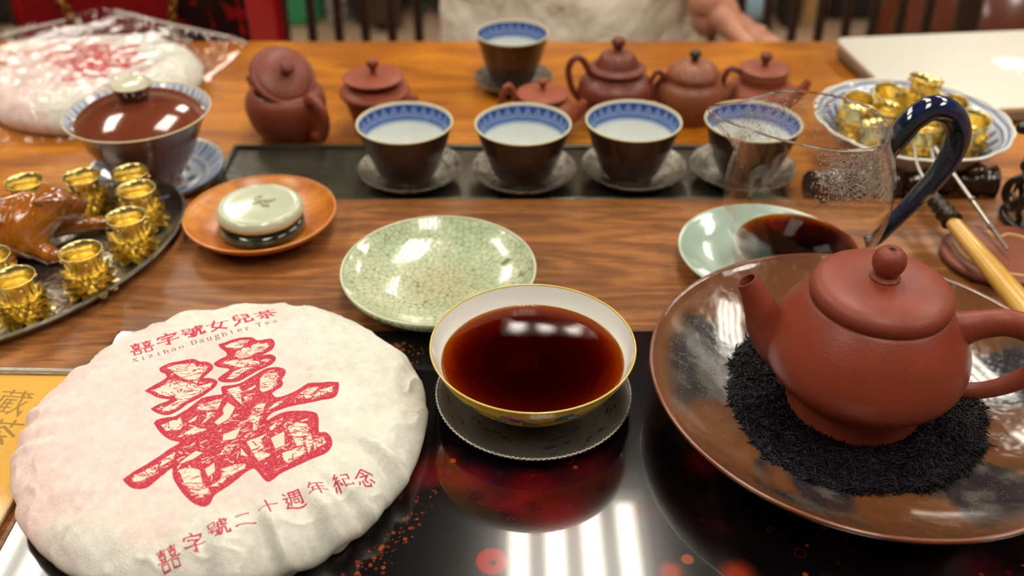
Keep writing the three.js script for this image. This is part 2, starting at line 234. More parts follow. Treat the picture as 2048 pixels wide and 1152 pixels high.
const PAN = poly('-348,-255 -301,-286 -248,-294 -217,-288 -186,-266 -155,-277 -132,-257 -143,-215 -153,-182 -159,-139 -212,-160 -273,-199 -305,-221 -319,-243;-372,-85 -336,-117 -301,-144 -263,-160 -206,-139 -161,-133 -143,-117 -98,-139 -77,-139 -79,-106 -116,-69 -156,-32 -192,14 -220,65 -237,78 -293,65 -262,40 -236,9 -221,-11 -251,-43 -285,-37 -333,-59;-250,175 -204,145 -170,121 -155,150 -140,180 -147,204 -213,209;-109,50 -92,25 -29,-6 5,-11 3,65 -51,76 -88,65;-48,86 2,91 -19,131 -54,170 -40,116;-92,-451 -59,-481 -12,-501 31,-501 18,-464 -4,-430 -32,-424 -74,-437;-17,-358 -14,-397 18,-444 55,-430 58,-457 90,-467 117,-457 136,-471 151,-437 129,-400 89,-391 71,-358 25,-338;-62,-299 -14,-325 52,-328 120,-325 136,-287 89,-274 34,-261 -11,-280 -47,-290;-14,-171 13,-230 55,-261 107,-268 74,-230 42,-192 15,-168;128,-325 158,-345 181,-332 164,-312;11,-83 70,-107 91,-65 101,-6 118,35 68,-12 50,-35;160,-174 176,-217 229,-236 254,-192 245,-155 261,-119 236,-83 200,-59 179,-83;370,-29 414,-95 476,-110 445,-29 388,-18;455,-41 476,-83 544,-113 550,-71 502,-47;256,58 281,23 322,-6 320,23 282,52 255,72;165,69 195,29 232,17 230,46 232,92 179,97;109,-23 147,-47 157,0 127,6;160,118 179,101 222,84 226,156 226,211 208,217 201,167 174,145;175,254 206,206 216,233 185,265;375,189 407,156 458,162 483,195 468,243 410,254 390,227;411,259 467,259 481,297 439,312 412,286;465,200 493,233 510,286 503,359 478,297;194,291 288,233 261,270 293,349 324,374 276,410 233,349;377,359 464,307 490,349 418,420 392,400;507,270 553,249 574,286 526,338;284,195 339,123 339,162 296,217;-81,468 -34,453 14,468 49,546 83,579 99,603 63,627 14,603 -31,556;90,377 134,372 145,310 108,310 93,341;116,468 168,438 222,433 223,458 156,512 124,560 86,565 135,517;-282,522 -222,458 -184,438 -180,478 -224,536 -269,541;-177,413 -125,362 -121,403 -167,448;-88,336 -48,289 -53,326;-149,252 -79,187 -14,214 -62,236 -108,263');
const rect = (a, b, c, d) => `${a},${b} ${c},${b} ${c},${d} ${a},${d} ${a},${b}`;
const xiHalf = (x, w) => { const X = (k) => Math.round(x + k * w); return `${X(0.08)},9 ${X(0.92)},9;${X(0.5)},1 ${X(0.5)},20;${X(0.2)},20 ${X(0.8)},20;${rect(X(0.22), 28, X(0.78), 42)};${X(0.32)},46 ${X(0.38)},55;${X(0.68)},46 ${X(0.62)},55;${rect(X(0.18), 69, X(0.82), 95)}`; };
const STROKES = {
  囍: `${xiHalf(4, 44)};${xiHalf(52, 44)};2,59 98,59`,
  字: '47,1 53,12;12,17 9,31;12,17 91,17 84,31;26,37 72,37 51,51;51,51 51,90 38,84;5,61 95,61',
  號: `${rect(8, 6, 38, 27)};2,40 46,40;18,40 13,57 39,57 36,87 22,82;68,1 68,16;68,9 88,9;51,19 95,19 90,30;51,19 50,60 42,94;57,36 86,32;68,25 68,44 91,44;61,54 60,76 50,94;61,56 79,56 79,88 95,88 95,76`,
  女: '42,3 22,60 80,95;73,30 60,66 13,95;3,34 97,34', 兒: '38,5 17,13 17,50;17,31 38,31;56,10 82,10 82,50;60,30 82,30;17,50 82,50;38,50 33,74 7,95;61,50 61,87 93,87 93,72',
  茶: '5,15 95,15;32,4 32,26;68,4 68,26;50,27 6,58;50,27 94,58;26,61 74,61;50,48 50,95 40,90;34,69 20,87;66,69 80,87',
  二: '20,26 80,26;5,79 95,79', 十: '5,45 95,45;50,4 50,97',
  週: `9,7 18,18;3,34 22,34 11,54 22,60 9,79;3,85 30,86 97,91;36,6 36,54 28,74;36,6 88,6 88,74 79,70;45,19 80,19;62,11 62,33;44,33 81,33;${rect(50, 44, 74, 60)}`,
  年: '26,3 9,31;22,17 85,17;24,40 81,40;26,40 26,62;3,62 97,62;54,17 54,98', 紀: '28,3 12,23 31,25 8,47 35,45;22,49 22,92;9,61 5,80;34,60 41,75;53,12 87,12 87,42;53,42 87,42;53,42 53,87 95,87 95,71',
  念: '50,1 5,41;50,1 95,41;44,19 54,28;31,38 69,38 50,56;18,66 9,87;34,62 36,91 67,92 69,80;48,61 57,74;77,62 90,79',
  藏: '8,11 92,11;34,3 34,20;66,3 66,20;18,27 97,27;20,27 18,60 5,95;33,38 33,85;33,39 60,39;33,53 58,53;33,68 58,68;33,85 62,85;46,39 46,85;70,18 76,60 95,93 97,78;91,42 62,92;81,17 91,25',
};
function glyph(c, ch, x, y, size, turn, lw, thin = 0.72) {  // centred on x, y
  c.save(); c.translate(x, y); c.rotate(turn); c.scale(size / 100, size / 100); c.translate(-50, -50); c.lineCap = 'butt'; c.lineJoin = 'miter';
  for (const s of STROKES[ch].split(';')) { const p = s.split(' ').map((q) => q.split(',').map(Number)), flat = Math.abs(p[0][1] - p[p.length - 1][1]) < 6; c.lineWidth = lw * (flat ? thin : 1.15); c.beginPath(); p.forEach(([a, b], i) => (i ? c.lineTo(a, b) : c.moveTo(a, b))); c.stroke(); const e = p[p.length - 1]; c.beginPath(); c.arc(p[0][0], p[0][1], lw * 0.55, 0, 7); c.arc(e[0], e[1], lw * 0.5, 0, 7); c.fill(); }
  c.restore();
}
const CAKE_SIZE = 0.224;
const cakeMap = canvasTex(2048, 2048, (c, w, h) => {
  const img = c.createImageData(w, h), d = img.data;
  for (let y = 0, o = 0; y < h; y++) for (let x = 0; x < w; x++, o += 4) {
    const X = x / w, Y = y / h, n = fbm(X * 9, Y * 9, 4), f = fbm(X * 60 + 7, Y * 60, 3), g = noise(X * 420, Y * 420), pink = smoothstep(fbm(X * 5 + 3, Y * 5 + 8, 3) - Math.hypot(X - 0.40, (Y - 0.60) * 1.1) * 0.75, 0.08, 0.42);
    const k = 0.9 + 0.1 * n + 0.1 * f + 0.04 * g; d[o] = (214 + pink * 14) * k; d[o + 1] = (213 - pink * 10) * k; d[o + 2] = (203 - pink * 6) * k; d[o + 3] = 255;
  }
  c.putImageData(img, 0, 0);
  const r = rng(31); c.globalAlpha = 0.2;
  for (let i = 0; i < 5200; i++) { c.strokeStyle = r() > 0.4 ? '#fffdf2' : '#aaa494'; c.lineWidth = 0.8; const x = r() * w, y = r() * h, a = r() * 7; c.beginPath(); c.moveTo(x, y); c.quadraticCurveTo(x + Math.cos(a) * 12, y + Math.sin(a) * 12, x + Math.cos(a + 0.6) * 26, y + Math.sin(a + 0.6) * 26); c.stroke(); }
  c.globalAlpha = 1; c.fillStyle = '#2b2a26'; for (const [x, y] of [[350, -470], [395, -250], [170, -95]]) { c.beginPath(); c.arc(w / 2 + x * 0.914, h / 2 + y * 0.914, 2.4, 0, 7); c.fill(); }
  c.translate(w / 2, h / 2); c.scale(w / 2240, h / 2240);
  const red = '#bb3345', paper = '#e6d8c6', flat = (p) => { c.beginPath(); p.forEach(([a, b], i) => (i ? c.lineTo(a, b) : c.moveTo(a, b))); c.closePath(); }, path = (p) => { c.beginPath(); p.forEach(([a, b], i) => { const e = p[(i + 1) % p.length]; i ? c.quadraticCurveTo(a, b, (a + e[0]) / 2, (b + e[1]) / 2) : c.moveTo((a + e[0]) / 2, (b + e[1]) / 2); }); const e = p[0], q = p[1]; c.quadraticCurveTo(e[0], e[1], (e[0] + q[0]) / 2, (e[1] + q[1]) / 2); c.closePath(); };
  c.lineJoin = 'round'; c.fillStyle = red; c.strokeStyle = red; c.lineWidth = 4;
  for (const p of OUT) { path(p); c.fill(); c.stroke(); }
  c.fillStyle = '#e89a9c'; for (const p of OUT) { const xs = p.map((q) => q[0]), ys = p.map((q) => q[1]), x0 = Math.min(...xs), x1 = Math.max(...xs), y0 = Math.min(...ys), y1 = Math.max(...ys); c.save(); path(p); c.clip(); for (let i = 0; i < (x1 - x0) * (y1 - y0) / 130; i++) { c.beginPath(); c.arc(x0 + r() * (x1 - x0), y0 + r() * (y1 - y0), 0.7 + r() * 1.9, 0, 7); c.fill(); } c.restore(); }
  c.fillStyle = '#dfd3bf'; for (const p of HOLES) { flat(p); c.fill(); }
  for (const p of PAN) {                                 // cut-out panels with carved lines
    flat(p); c.fillStyle = paper; c.fill(); c.save(); flat(p); c.clip();
    const xs = p.map((q) => q[0]), ys = p.map((q) => q[1]), x0 = Math.min(...xs), x1 = Math.max(...xs), y0 = Math.min(...ys), y1 = Math.max(...ys), n = 6 + (x1 - x0) * (y1 - y0) / 700, a0 = -0.5 + r() * 0.3;
    for (let i = 0; i < n; i++) { c.lineWidth = 2.5 + r() * 3; const x = x0 + r() * (x1 - x0), y = y0 + r() * (y1 - y0), a = a0 + (r() - 0.5) * (r() > 0.6 ? 3 : 0.7), l = 14 + r() * 34; c.beginPath(); c.moveTo(x, y); c.bezierCurveTo(x + Math.cos(a) * l * 0.4, y + Math.sin(a) * l * 0.4 - 8 * r(), x + Math.cos(a) * l * 0.7, y + Math.sin(a) * l * 0.7 + 10 * r(), x + Math.cos(a) * l, y + Math.sin(a) * l); c.stroke(); if (r() > 0.82) { c.beginPath(); c.arc(x, y, 6 + r() * 6, 0, 7); c.stroke(); } }
    c.restore();
  }
  c.save(); c.beginPath(); for (const p of OUT) { p.forEach(([a, b], i) => (i ? c.lineTo(a, b) : c.moveTo(a, b))); c.closePath(); } c.clip(); c.strokeStyle = paper;
  for (let i = 0; i < 520; i++) { const x = -440 + r() * 1040, y = -520 + r() * 1200, a = -0.55 + (r() - 0.5) * (r() > 0.5 ? 2.6 : 0.6), l = 10 + r() * 30; c.lineWidth = 2.5 + r() * 4; c.beginPath(); c.moveTo(x, y); c.quadraticCurveTo(x + Math.cos(a) * l * 0.5 + (r() - 0.5) * 14, y + Math.sin(a) * l * 0.5 + (r() - 0.5) * 14, x + Math.cos(a) * l, y + Math.sin(a) * l); c.stroke(); }
  c.strokeStyle = red; c.lineWidth = 36; for (const p of OUT) { flat(p); c.stroke(); } c.restore(); c.strokeStyle = red; c.lineWidth = 9; for (const p of HOLES) { flat(p); c.stroke(); }
  c.fillStyle = '#e89a9c'; for (let i = 0; i < 5200; i++) { const x = -440 + r() * 1040, y = -520 + r() * 1200; if (OUT.some((p) => { let n = false; for (let a = 0, b = p.length - 1; a < p.length; b = a++) if ((p[a][1] > y) !== (p[b][1] > y) && x < (p[b][0] - p[a][0]) * (y - p[a][1]) / (p[b][1] - p[a][1]) + p[a][0]) n = !n; return n; })) { c.beginPath(); c.arc(x, y, 0.8 + r() * 1.7, 0, 7); c.fill(); } }
  c.fillStyle = '#dfd3bf'; for (const p of HOLES) { flat(p); c.fill(); }
  c.fillStyle = c.strokeStyle = '#c44050';
  const L1 = [[-533, -433], [-414, -503], [-289, -564], [-167, -623], [-48, -684], [71, -745]], L2 = [[-9, 925], [85, 855], [182, 797], [278, 740], [374, 679], [477, 622], [578, 567], [683, 514], [776, 466]];
  [...'囍字號女兒茶'].forEach((q, i) => glyph(c, q, L1[i][0] - 8, L1[i][1] - 18, 120, -0.475, 10));
  c.fillStyle = c.strokeStyle = '#b83a4c'; [...'囍字號二十週年紀念'].forEach((q, i) => glyph(c, q, ...L2[i], 92, -0.53, 7.5, 0.85));
  c.fillStyle = '#783a3a'; c.textAlign = 'center';
  for (const [word, a, b, e, f, size] of [['Xizihao', -532, -320, -318, -430, 52], ['Daughter', -258, -464, 2, -592, 52], ['Tea', 62, -626, 142, -664, 52]]) [...word].forEach((q, i) => { const t = i / (word.length - 1); c.save(); c.translate(lerp(a, e, t), lerp(b, f, t)); c.rotate(-0.475); c.font = `${size}px serif`; c.fillText(q, 0, 0); c.restore(); });
});
cakeMap.wrapS = cakeMap.wrapT = THREE.ClampToEdgeWrapping;
const paperBump = tex(512, 512, (u, v) => 0.6 * fbm(u * 30, v * 30, 4) + 0.4 * noise(u * 190, v * 190), false); paperBump.repeat.set(3, 3);
function cakeGeometry(R, thick, folds, uvFn, seed) {
  const prof = smooth([[0, 1], [0.3, 0.995], [0.55, 0.965], [0.72, 0.91], [0.84, 0.815], [0.92, 0.68], [0.97, 0.52], [0.995, 0.36], [0.99, 0.2], [0.96, 0.07], [0.9, 0.0], [0, 0.0]], 9), nt = 360, pos = [], uv = [], idx = [];
  prof.forEach(([s, hh]) => {
    for (let j = 0; j <= nt; j++) {
      const a = (j % nt) / nt * Math.PI * 2, ca = Math.cos(a), sa = Math.sin(a), edge = smoothstep(s, 0.62, 1), low = hh < 0.03 && s < 0.9 ? 0 : 1;
      let dr = (fbm(ca * 2.2 + 5 + seed, sa * 2.2 + 5, 2) - 0.5) * 0.045, dh = 0;
      for (const [fa, w, amp] of folds) { let q = a * 180 / Math.PI - fa - (1 - s) * 24 * Math.sin(fa); q = ((q + 540) % 360) - 180; q /= w; const b = -q * Math.exp(-q * q) * 1.6 * amp; dr += b * edge * 7; dh += b * smoothstep(s, 0.66, 0.9) * 1.25; }
      const X = s * ca, Z = s * sa; dh += (fbm(X * 9 + 20, Z * 9 + 20 + seed, 3) - 0.5) * 0.0024 + Math.pow(1 - Math.abs(fbm(X * 5 + 3, Z * 5 + seed, 3) * 2 - 1), 6) * 0.0022 * edge;
      const r = R * s * (1 + dr * edge); pos.push(r * ca, Math.max(0, thick * hh + dh * low * (hh > 0.05 ? 1 : 0)), r * sa); const q = uvFn(r * ca, r * sa); uv.push(q[0], q[1]);
    }
  });
  for (let i = 0; i < prof.length - 1; i++) for (let j = 0; j < nt; j++) { const a = i * (nt + 1) + j, b = a + nt + 1; idx.push(a, a + 1, b, b, a + 1, b + 1); }
  const g = new THREE.BufferGeometry(); g.setAttribute('position', new THREE.Float32BufferAttribute(pos, 3)); g.setAttribute('uv', new THREE.Float32BufferAttribute(uv, 2)); g.setIndex(idx); g.computeVertexNormals(); return seamFix(g, nt, prof.length - 1);
}
const paperM = M(0xffffff, 0.9, { map: cakeMap, bumpMap: paperBump, bumpScale: 0.0004 });
solo('wrapped_tea_cake', cakeGeometry(0.1025, 0.0285, [[24, 3, 0.0040], [38, 2.5, 0.0026], [50, 4, 0.0052], [63, 3, 0.0046], [78, 4, 0.0018], [98, 5, 0.0016], [122, 4, 0.0014], [146, 4, 0.0016], [168, 3, 0.0018], [180, 3, -0.0016], [204, 5, 0.0012], [250, 5, 0.0007], [330, 4, 0.0009], [352, 4, -0.0012]], (x, z) => [x / CAKE_SIZE + 0.5, 0.5 - z / CAKE_SIZE], 0), paperM, W(-0.1465, 0.004, 0.3645), 'large round tea cake in cream paper printed with a big red double-happiness character', 'tea cake');

// ------------------------------------------------------------------ tea bowl on its saucer
{
  const t = thing('pewter_saucer', 'dark pewter saucer with engraved lines under the yellow tea bowl', 'saucer', W(0.0115, 0.004, 0.3925));
  const map = canvasTex(1024, 1024, (c, w, h) => {
    c.fillStyle = '#5a5650'; c.fillRect(0, 0, w, h); const r = rng(4); for (let i = 0; i < 3000; i++) { c.fillStyle = `rgba(${r() > 0.5 ? '90,86,80' : '20,20,20'},0.12)`; c.beginPath(); c.arc(r() * w, r() * h, 1 + r() * 9, 0, 7); c.fill(); }
    c.strokeStyle = '#0c0b0a'; c.lineWidth = 4; for (let i = 0; i < 46; i++) { const a = r() * 7, q = 0.62 + r() * 0.3, x = w / 2 + Math.cos(a) * q * w / 2, y = h / 2 + Math.sin(a) * q * h / 2, b = a + 1.2 + r() * 0.8, l = 18 + r() * 50; c.lineWidth = 4 + r() * 6; c.beginPath(); c.moveTo(x, y); c.quadraticCurveTo(x + Math.cos(b) * l * 0.5 + 4, y + Math.sin(b) * l * 0.5, x + Math.cos(b) * l, y + Math.sin(b) * l); c.stroke(); }
  });
  const dish = lathe(smooth([[0, 0.0045], [0.02, 0.0045], [0.03, 0.0055], [0.042, 0.0085], [0.0512, 0.0113], [0.0519, 0.0105], [0.043, 0.0065], [0.03, 0.0025], [0.026, 0], [0.0, 0]], 5), 120);
  part('dish', planarUV(dish, 0.106), M(0xffffff, 0.42, { map, metalness: 0.45 }), t);
  const bead = new THREE.TorusGeometry(0.0518, 0.00075, 8, 540); warp(bead, (v) => { const a = Math.atan2(v.y, v.x), k = 1 + 0.012 * Math.pow(Math.abs(Math.sin(a * 60)), 0.6) - 0.008; v.x *= k; v.y *= k; });
  part('beaded_rim', bead.rotateX(Math.PI / 2).translate(0, 0.0112, 0), M(0xa8a6a0, 0.3, { metalness: 0.7 }), t);
  const b = thing('tea_bowl', 'yellow tea bowl with painted flowers, white inside and full of dark tea', 'tea bowl', W(0.0108, 0.0087, 0.3935), Math.PI);
  const yMap = canvasTex(2048, 256, (c, w, h) => {
    c.fillStyle = '#f0c82c'; c.fillRect(0, 0, w, h); const r = rng(8); for (let i = 0; i < 900; i++) { c.fillStyle = `rgba(${r() > 0.5 ? '224,190,60' : '170,130,10'},0.15)`; c.beginPath(); c.arc(r() * w, r() * h, 2 + r() * 10, 0, 7); c.fill(); }
    const flower = (x, y, s, k) => { c.save(); c.translate(x, y); c.scale(1, 0.5); c.translate(-x, -y); for (let i = 0; i < 7; i++) { const a = i * 0.9 + k; c.fillStyle = ['#b5476a', '#d98aa0', '#e8c3c8'][i % 3]; c.beginPath(); c.ellipse(x + Math.cos(a) * s * 0.7, y + Math.sin(a) * s * 0.5, s * 0.6, s * 0.42, a, 0, 7); c.fill(); c.strokeStyle = '#5e2035'; c.lineWidth = 1.5; c.stroke(); } c.fillStyle = '#8c2347'; c.beginPath(); c.ellipse(x, y, s * 0.45, s * 0.35, 0, 0, 7); c.fill(); c.restore(); };
    const leaf = (x, y, s, a, col) => { c.save(); c.translate(x, y); c.rotate(a); c.fillStyle = col; c.beginPath(); c.ellipse(0, 0, s, s * 0.36, 0, 0, 7); c.fill(); c.strokeStyle = '#2a3c4a'; c.lineWidth = 2; c.stroke(); c.restore(); };
    const scroll = (x, y, s, f) => { c.strokeStyle = '#5d5a24'; c.lineWidth = 3; c.beginPath(); c.moveTo(x - s * f, y + 8); c.bezierCurveTo(x - s * 0.3 * f, y - 40, x + s * 0.4 * f, y + 30, x + s * f, y - 16); c.stroke(); };
    for (let i = 0; i < 4; i++) { const o = i * 512 + 236; scroll(o + 120, 44, 100, 1); scroll(o + 330, 50, 90, -1); flower(o + 204, 36, 30, i); leaf(o + 262, 54, 26, 0.1, '#5f9aa6'); leaf(o + 160, 56, 24, 2.9, '#9fc0a0'); leaf(o + 370, 32, 30, -0.2, '#3f86a8'); leaf(o + 405, 42, 24, 0.2, '#c7dbe0'); leaf(o + 60, 48, 26, 0.3, '#4a7f58'); flower(o + 420, 110, 30, i + 2); leaf(o + 100, 120, 30, 0.3, '#5f9aa6'); }
  });
  const outer = [[0.0165, 0.0015], [0.0185, 0], [0.0195, 0.0035], [0.021, 0.0055], [0.033, 0.0105], [0.0435, 0.0195], [0.05, 0.029], [0.0534, 0.0372]], inner = [[0.0528, 0.0374], [0.0492, 0.0288], [0.0426, 0.0196], [0.0322, 0.0112], [0.019, 0.0076], [0, 0.0068]];
  part('outer_wall', lathe(smooth(outer, 6), 128), M(0xffffff, 0.22, { map: yMap, clearcoat: 0.7, clearcoatRoughness: 0.08 }), b);
  part('inner_wall', lathe(smooth(inner, 6), 128), MAT.porcelain, b);
  part('base', lathe([[0.0165, 0.0015], [0, 0.0015]], 48), MAT.porcelain, b);
  part('rim', new THREE.TorusGeometry(0.0531, 0.00055, 8, 128).rotateX(Math.PI / 2).translate(0, 0.0373, 0), M(0xd8c060, 0.25, { clearcoat: 0.6 }), b, 'thin pale yellow rim');
  part('tea', planarUV(lathe(smooth([[0.0478, 0.0273], [0.0472, 0.0269], [0.046, 0.0268], [0.03, 0.0268], [0, 0.0268]], 4), 128), 0.0956), MAT.tea, b, 'dark red-brown tea');
}

// ------------------------------------------------------------------ celadon plate and jug plate
function crackle(cols, line, cells, edge) {
  const N = cells, r = rng(12), px = Array.from({ length: N * N }, () => [r(), r()]);
  return tex(1024, 1024, (u, v) => {
    const wx = u + (fbm(u * 10, v * 10, 2) - 0.5) * 0.02, wy = v + (fbm(u * 10 + 50, v * 10, 2) - 0.5) * 0.02, x = wx * N, y = wy * N, i = Math.floor(x), j = Math.floor(y); let a = 9, b = 9;
    for (let q = -1; q <= 1; q++) for (let k = -1; k <= 1; k++) { const c = px[((i + k + N) % N) + ((j + q + N) % N) * N], dd = Math.hypot(i + k + c[0] - x, j + q + c[1] - y); if (dd < a) { b = a; a = dd; } else if (dd < b) b = dd; }
    const e = b - a, n = fbm(u * 8, v * 8, 3), rr = Math.hypot(u - 0.5, v - 0.5) * 2; let c = mix3(cols[0], cols[1], smoothstep(n, 0.35, 0.65)); c = mix3(c, cols[2], (1 - smoothstep(rr, 0.1, 0.62)) * 0.55);
    const g = 0.94 + 0.1 * noise(u * 60, v * 60); const s = (1 - smoothstep(e, 0.015, edge)) * (0.55 + 0.45 * fbm(u * 20, v * 20, 2)); c = [c[0] * g, c[1] * g, c[2] * g]; return mix3(c, line, s * 0.78);
  });
}
{
  const map = crackle([[180, 196, 160], [196, 206, 172], [186, 176, 132]], [84, 74, 42], 30, 0.105);
  const t = thing('celadon_plate', 'pale green plate with dark crackle glaze in front of the row of cups', 'plate', W(-0.046, 0, 0.503));
  const g = lathe(smooth([[0, 0.006], [0.02, 0.0063], [0.036, 0.0085], [0.05, 0.0135], [0.0585, 0.0192], [0.0606, 0.0205], [0.0614, 0.0193], [0.0585, 0.014], [0.05, 0.0075], [0.036, 0.003], [0.03, 0.0004], [0.027, 0.0], [0.026, 0.002], [0, 0.002]], 6), 128);
  part('dish', planarUV(g, 0.128), M(0xffffff, 0.2, { map, clearcoat: 0.8, clearcoatRoughness: 0.05, bumpMap: withRepeat(bumpSoft, 2, 2), bumpScale: 0.0003 }), t);
  part('rim', new THREE.TorusGeometry(0.0606, 0.0009, 8, 128).rotateX(Math.PI / 2).translate(0, 0.0201, 0), M(0xc9cfb0, 0.2, { clearcoat: 0.7 }), t, 'paler rim');
  const m2 = tex(256, 256, (u, v) => { const n = fbm(u * 5, v * 5, 3); return [158 + n * 24, 182 + n * 20, 166 + n * 20]; });
  const p2 = thing('jug_plate', 'plain pale blue-green plate under the glass jug', 'plate', W(0.1665, 0, 0.531));
  const g2 = lathe(smooth([[0, 0.006], [0.03, 0.006], [0.042, 0.0085], [0.0515, 0.0132], [0.0565, 0.0157], [0.0575, 0.0147], [0.05, 0.0085], [0.036, 0.0025], [0.03, 0], [0, 0]], 6), 128);
  part('dish', planarUV(g2, 0.12), M(0xffffff, 0.16, { map: m2, clearcoat: 0.8, clearcoatRoughness: 0.05 }), p2);
  part('rim', new THREE.TorusGeometry(0.0567, 0.0007, 8, 128).rotateX(Math.PI / 2).translate(0, 0.0153, 0), M(0xcfd8c6, 0.2, { clearcoat: 0.7 }), p2, 'paler rim');
}

// ------------------------------------------------------------------ amber dish with two jade discs
{
  const map = tex(512, 512, (u, v) => { const n = fbm(u * 4, v * 4 + 3, 4), g = fbm(u * 5, v * 60, 3); const c = mix3([216, 140, 46], [186, 102, 24], smoothstep(n, 0.35, 0.65)); const k = 0.9 + 0.2 * g; return [c[0] * k, c[1] * k, c[2] * k]; });
  const at = W(-0.1745, 0, 0.578), t = thing('amber_dish', 'round orange lacquered wooden dish that holds the two stacked jade discs', 'dish', at);
  part('dish', planarUV(lathe(smooth([[0, 0.003], [0.028, 0.0032], [0.037, 0.0062], [0.0458, 0.0115], [0.0508, 0.0158], [0.0520, 0.016], [0.0514, 0.0138], [0.041, 0.0058], [0.029, 0.0008], [0.026, 0], [0, 0]], 6), 128), 0.11), M(0xffffff, 0.4, { map, clearcoat: 0.5, clearcoatRoughness: 0.25 }), t);
  part('rim', new THREE.TorusGeometry(0.0514, 0.0009, 8, 128).rotateX(Math.PI / 2).translate(0, 0.0157, 0), M(0xcc7c2a, 0.3, { clearcoat: 0.6 }), t, 'darker orange rim');
  const gj = tex(256, 256, (u, v) => { const n = fbm(u * 7, v * 7, 4); return mix3([26, 38, 28], [66, 84, 64], smoothstep(n, 0.4, 0.75)); }), wj = tex(256, 256, (u, v) => { const n = fbm(u * 5, v * 5, 4); return mix3([184, 192, 164], [204, 208, 182], n); });
  const disc = (r, y) => smooth([[0, 0], [r * 0.8, 0], [r * 0.96, y * 0.2], [r, y * 0.52], [r * 0.95, y * 0.84], [r * 0.8, y], [r * 0.4, y * 1.02], [0, y * 1.0]], 6);
  solo('green_jade_disc', planarUV(lathe(disc(0.0296, 0.0105), 96), 0.06), M(0xffffff, 0.12, { map: gj, clearcoat: 0.8, clearcoatRoughness: 0.06 }), at.clone().add(V(0.001, 0.003, 0.003)), 'dark green jade disc under the white one in the orange dish', 'jade disc');
  const wt = thing('white_jade_disc', 'milky white carved jade disc on top of the dark green one', 'jade disc', at.clone().add(V(0.001, 0.0138, 0.003)));
  const wm = M(0xffffff, 0.2, { map: wj, clearcoat: 0.7, clearcoatRoughness: 0.1, sheen: 0.2 });
  part('disc', planarUV(lathe(smooth([[0, 0], [0.024, 0], [0.0285, 0.0022], [0.0297, 0.0055], [0.0285, 0.009], [0.0262, 0.0105], [0.0252, 0.0098], [0.012, 0.0104], [0, 0.0106]], 6), 96), 0.06), wm, wt);
  part('carving', mergeGeometries([sweep([V(-0.004, 0, 0.002), V(0.001, 0.0006, -0.001), V(0.006, 0.0006, -0.001), V(0.011, 0, -0.005)], (q) => 0.0008 + 0.0016 * Math.sin(q * Math.PI), { seg: 20, rad: 10, flat: 0.45 }), sweep([V(0.001, 0, -0.001), V(0.004, 0.0006, 0.004), V(0.009, 0, 0.005)], (q) => 0.0007 + 0.0015 * Math.sin(q * Math.PI), { seg: 16, rad: 10, flat: 0.45 }), sweep([V(0, 0, -0.001), V(-0.003, 0.0006, -0.006), V(0.001, 0, -0.009)], (q) => 0.0007 + 0.0014 * Math.sin(q * Math.PI), { seg: 16, rad: 10, flat: 0.45 })]).translate(0, 0.0106, 0), wm, wt);
}

// ------------------------------------------------------------------ brown teacups on pewter saucers
const band = canvasTex(2048, 512, (c, w, h) => {           // rim at the top
  c.fillStyle = '#dde2dc'; c.fillRect(0, 0, w, h); const y0 = 14, y1 = 128, g = c.createLinearGradient(0, y0, 0, y1); g.addColorStop(0, '#3d5fa6'); g.addColorStop(0.75, '#5577b4'); g.addColorStop(1, '#dde2dc'); c.fillStyle = g; c.fillRect(0, y0, w, y1 - y0);
  const n = 26, s = w / n; for (let i = 0; i < n; i++) { const x = i * s; for (let k = 0; k < 5; k++) { c.strokeStyle = k % 2 ? '#28468c' : '#a9bcd8'; c.lineWidth = 4.5; c.beginPath(); c.moveTo(x + k * 7, y0 + 78); c.lineTo(x + s / 2, y0 + 10 + k * 13); c.lineTo(x + s - k * 7, y0 + 78); c.stroke(); } c.fillStyle = '#2c4a94'; c.beginPath(); c.moveTo(x - s / 2, y0 + 6); c.lineTo(x + s / 2, y0 + 6); c.lineTo(x, y0 + 58); c.fill(); }
  c.fillStyle = '#2b4588'; c.fillRect(0, y0, w, 7); c.fillRect(0, y0 + 84, w, 5);
});
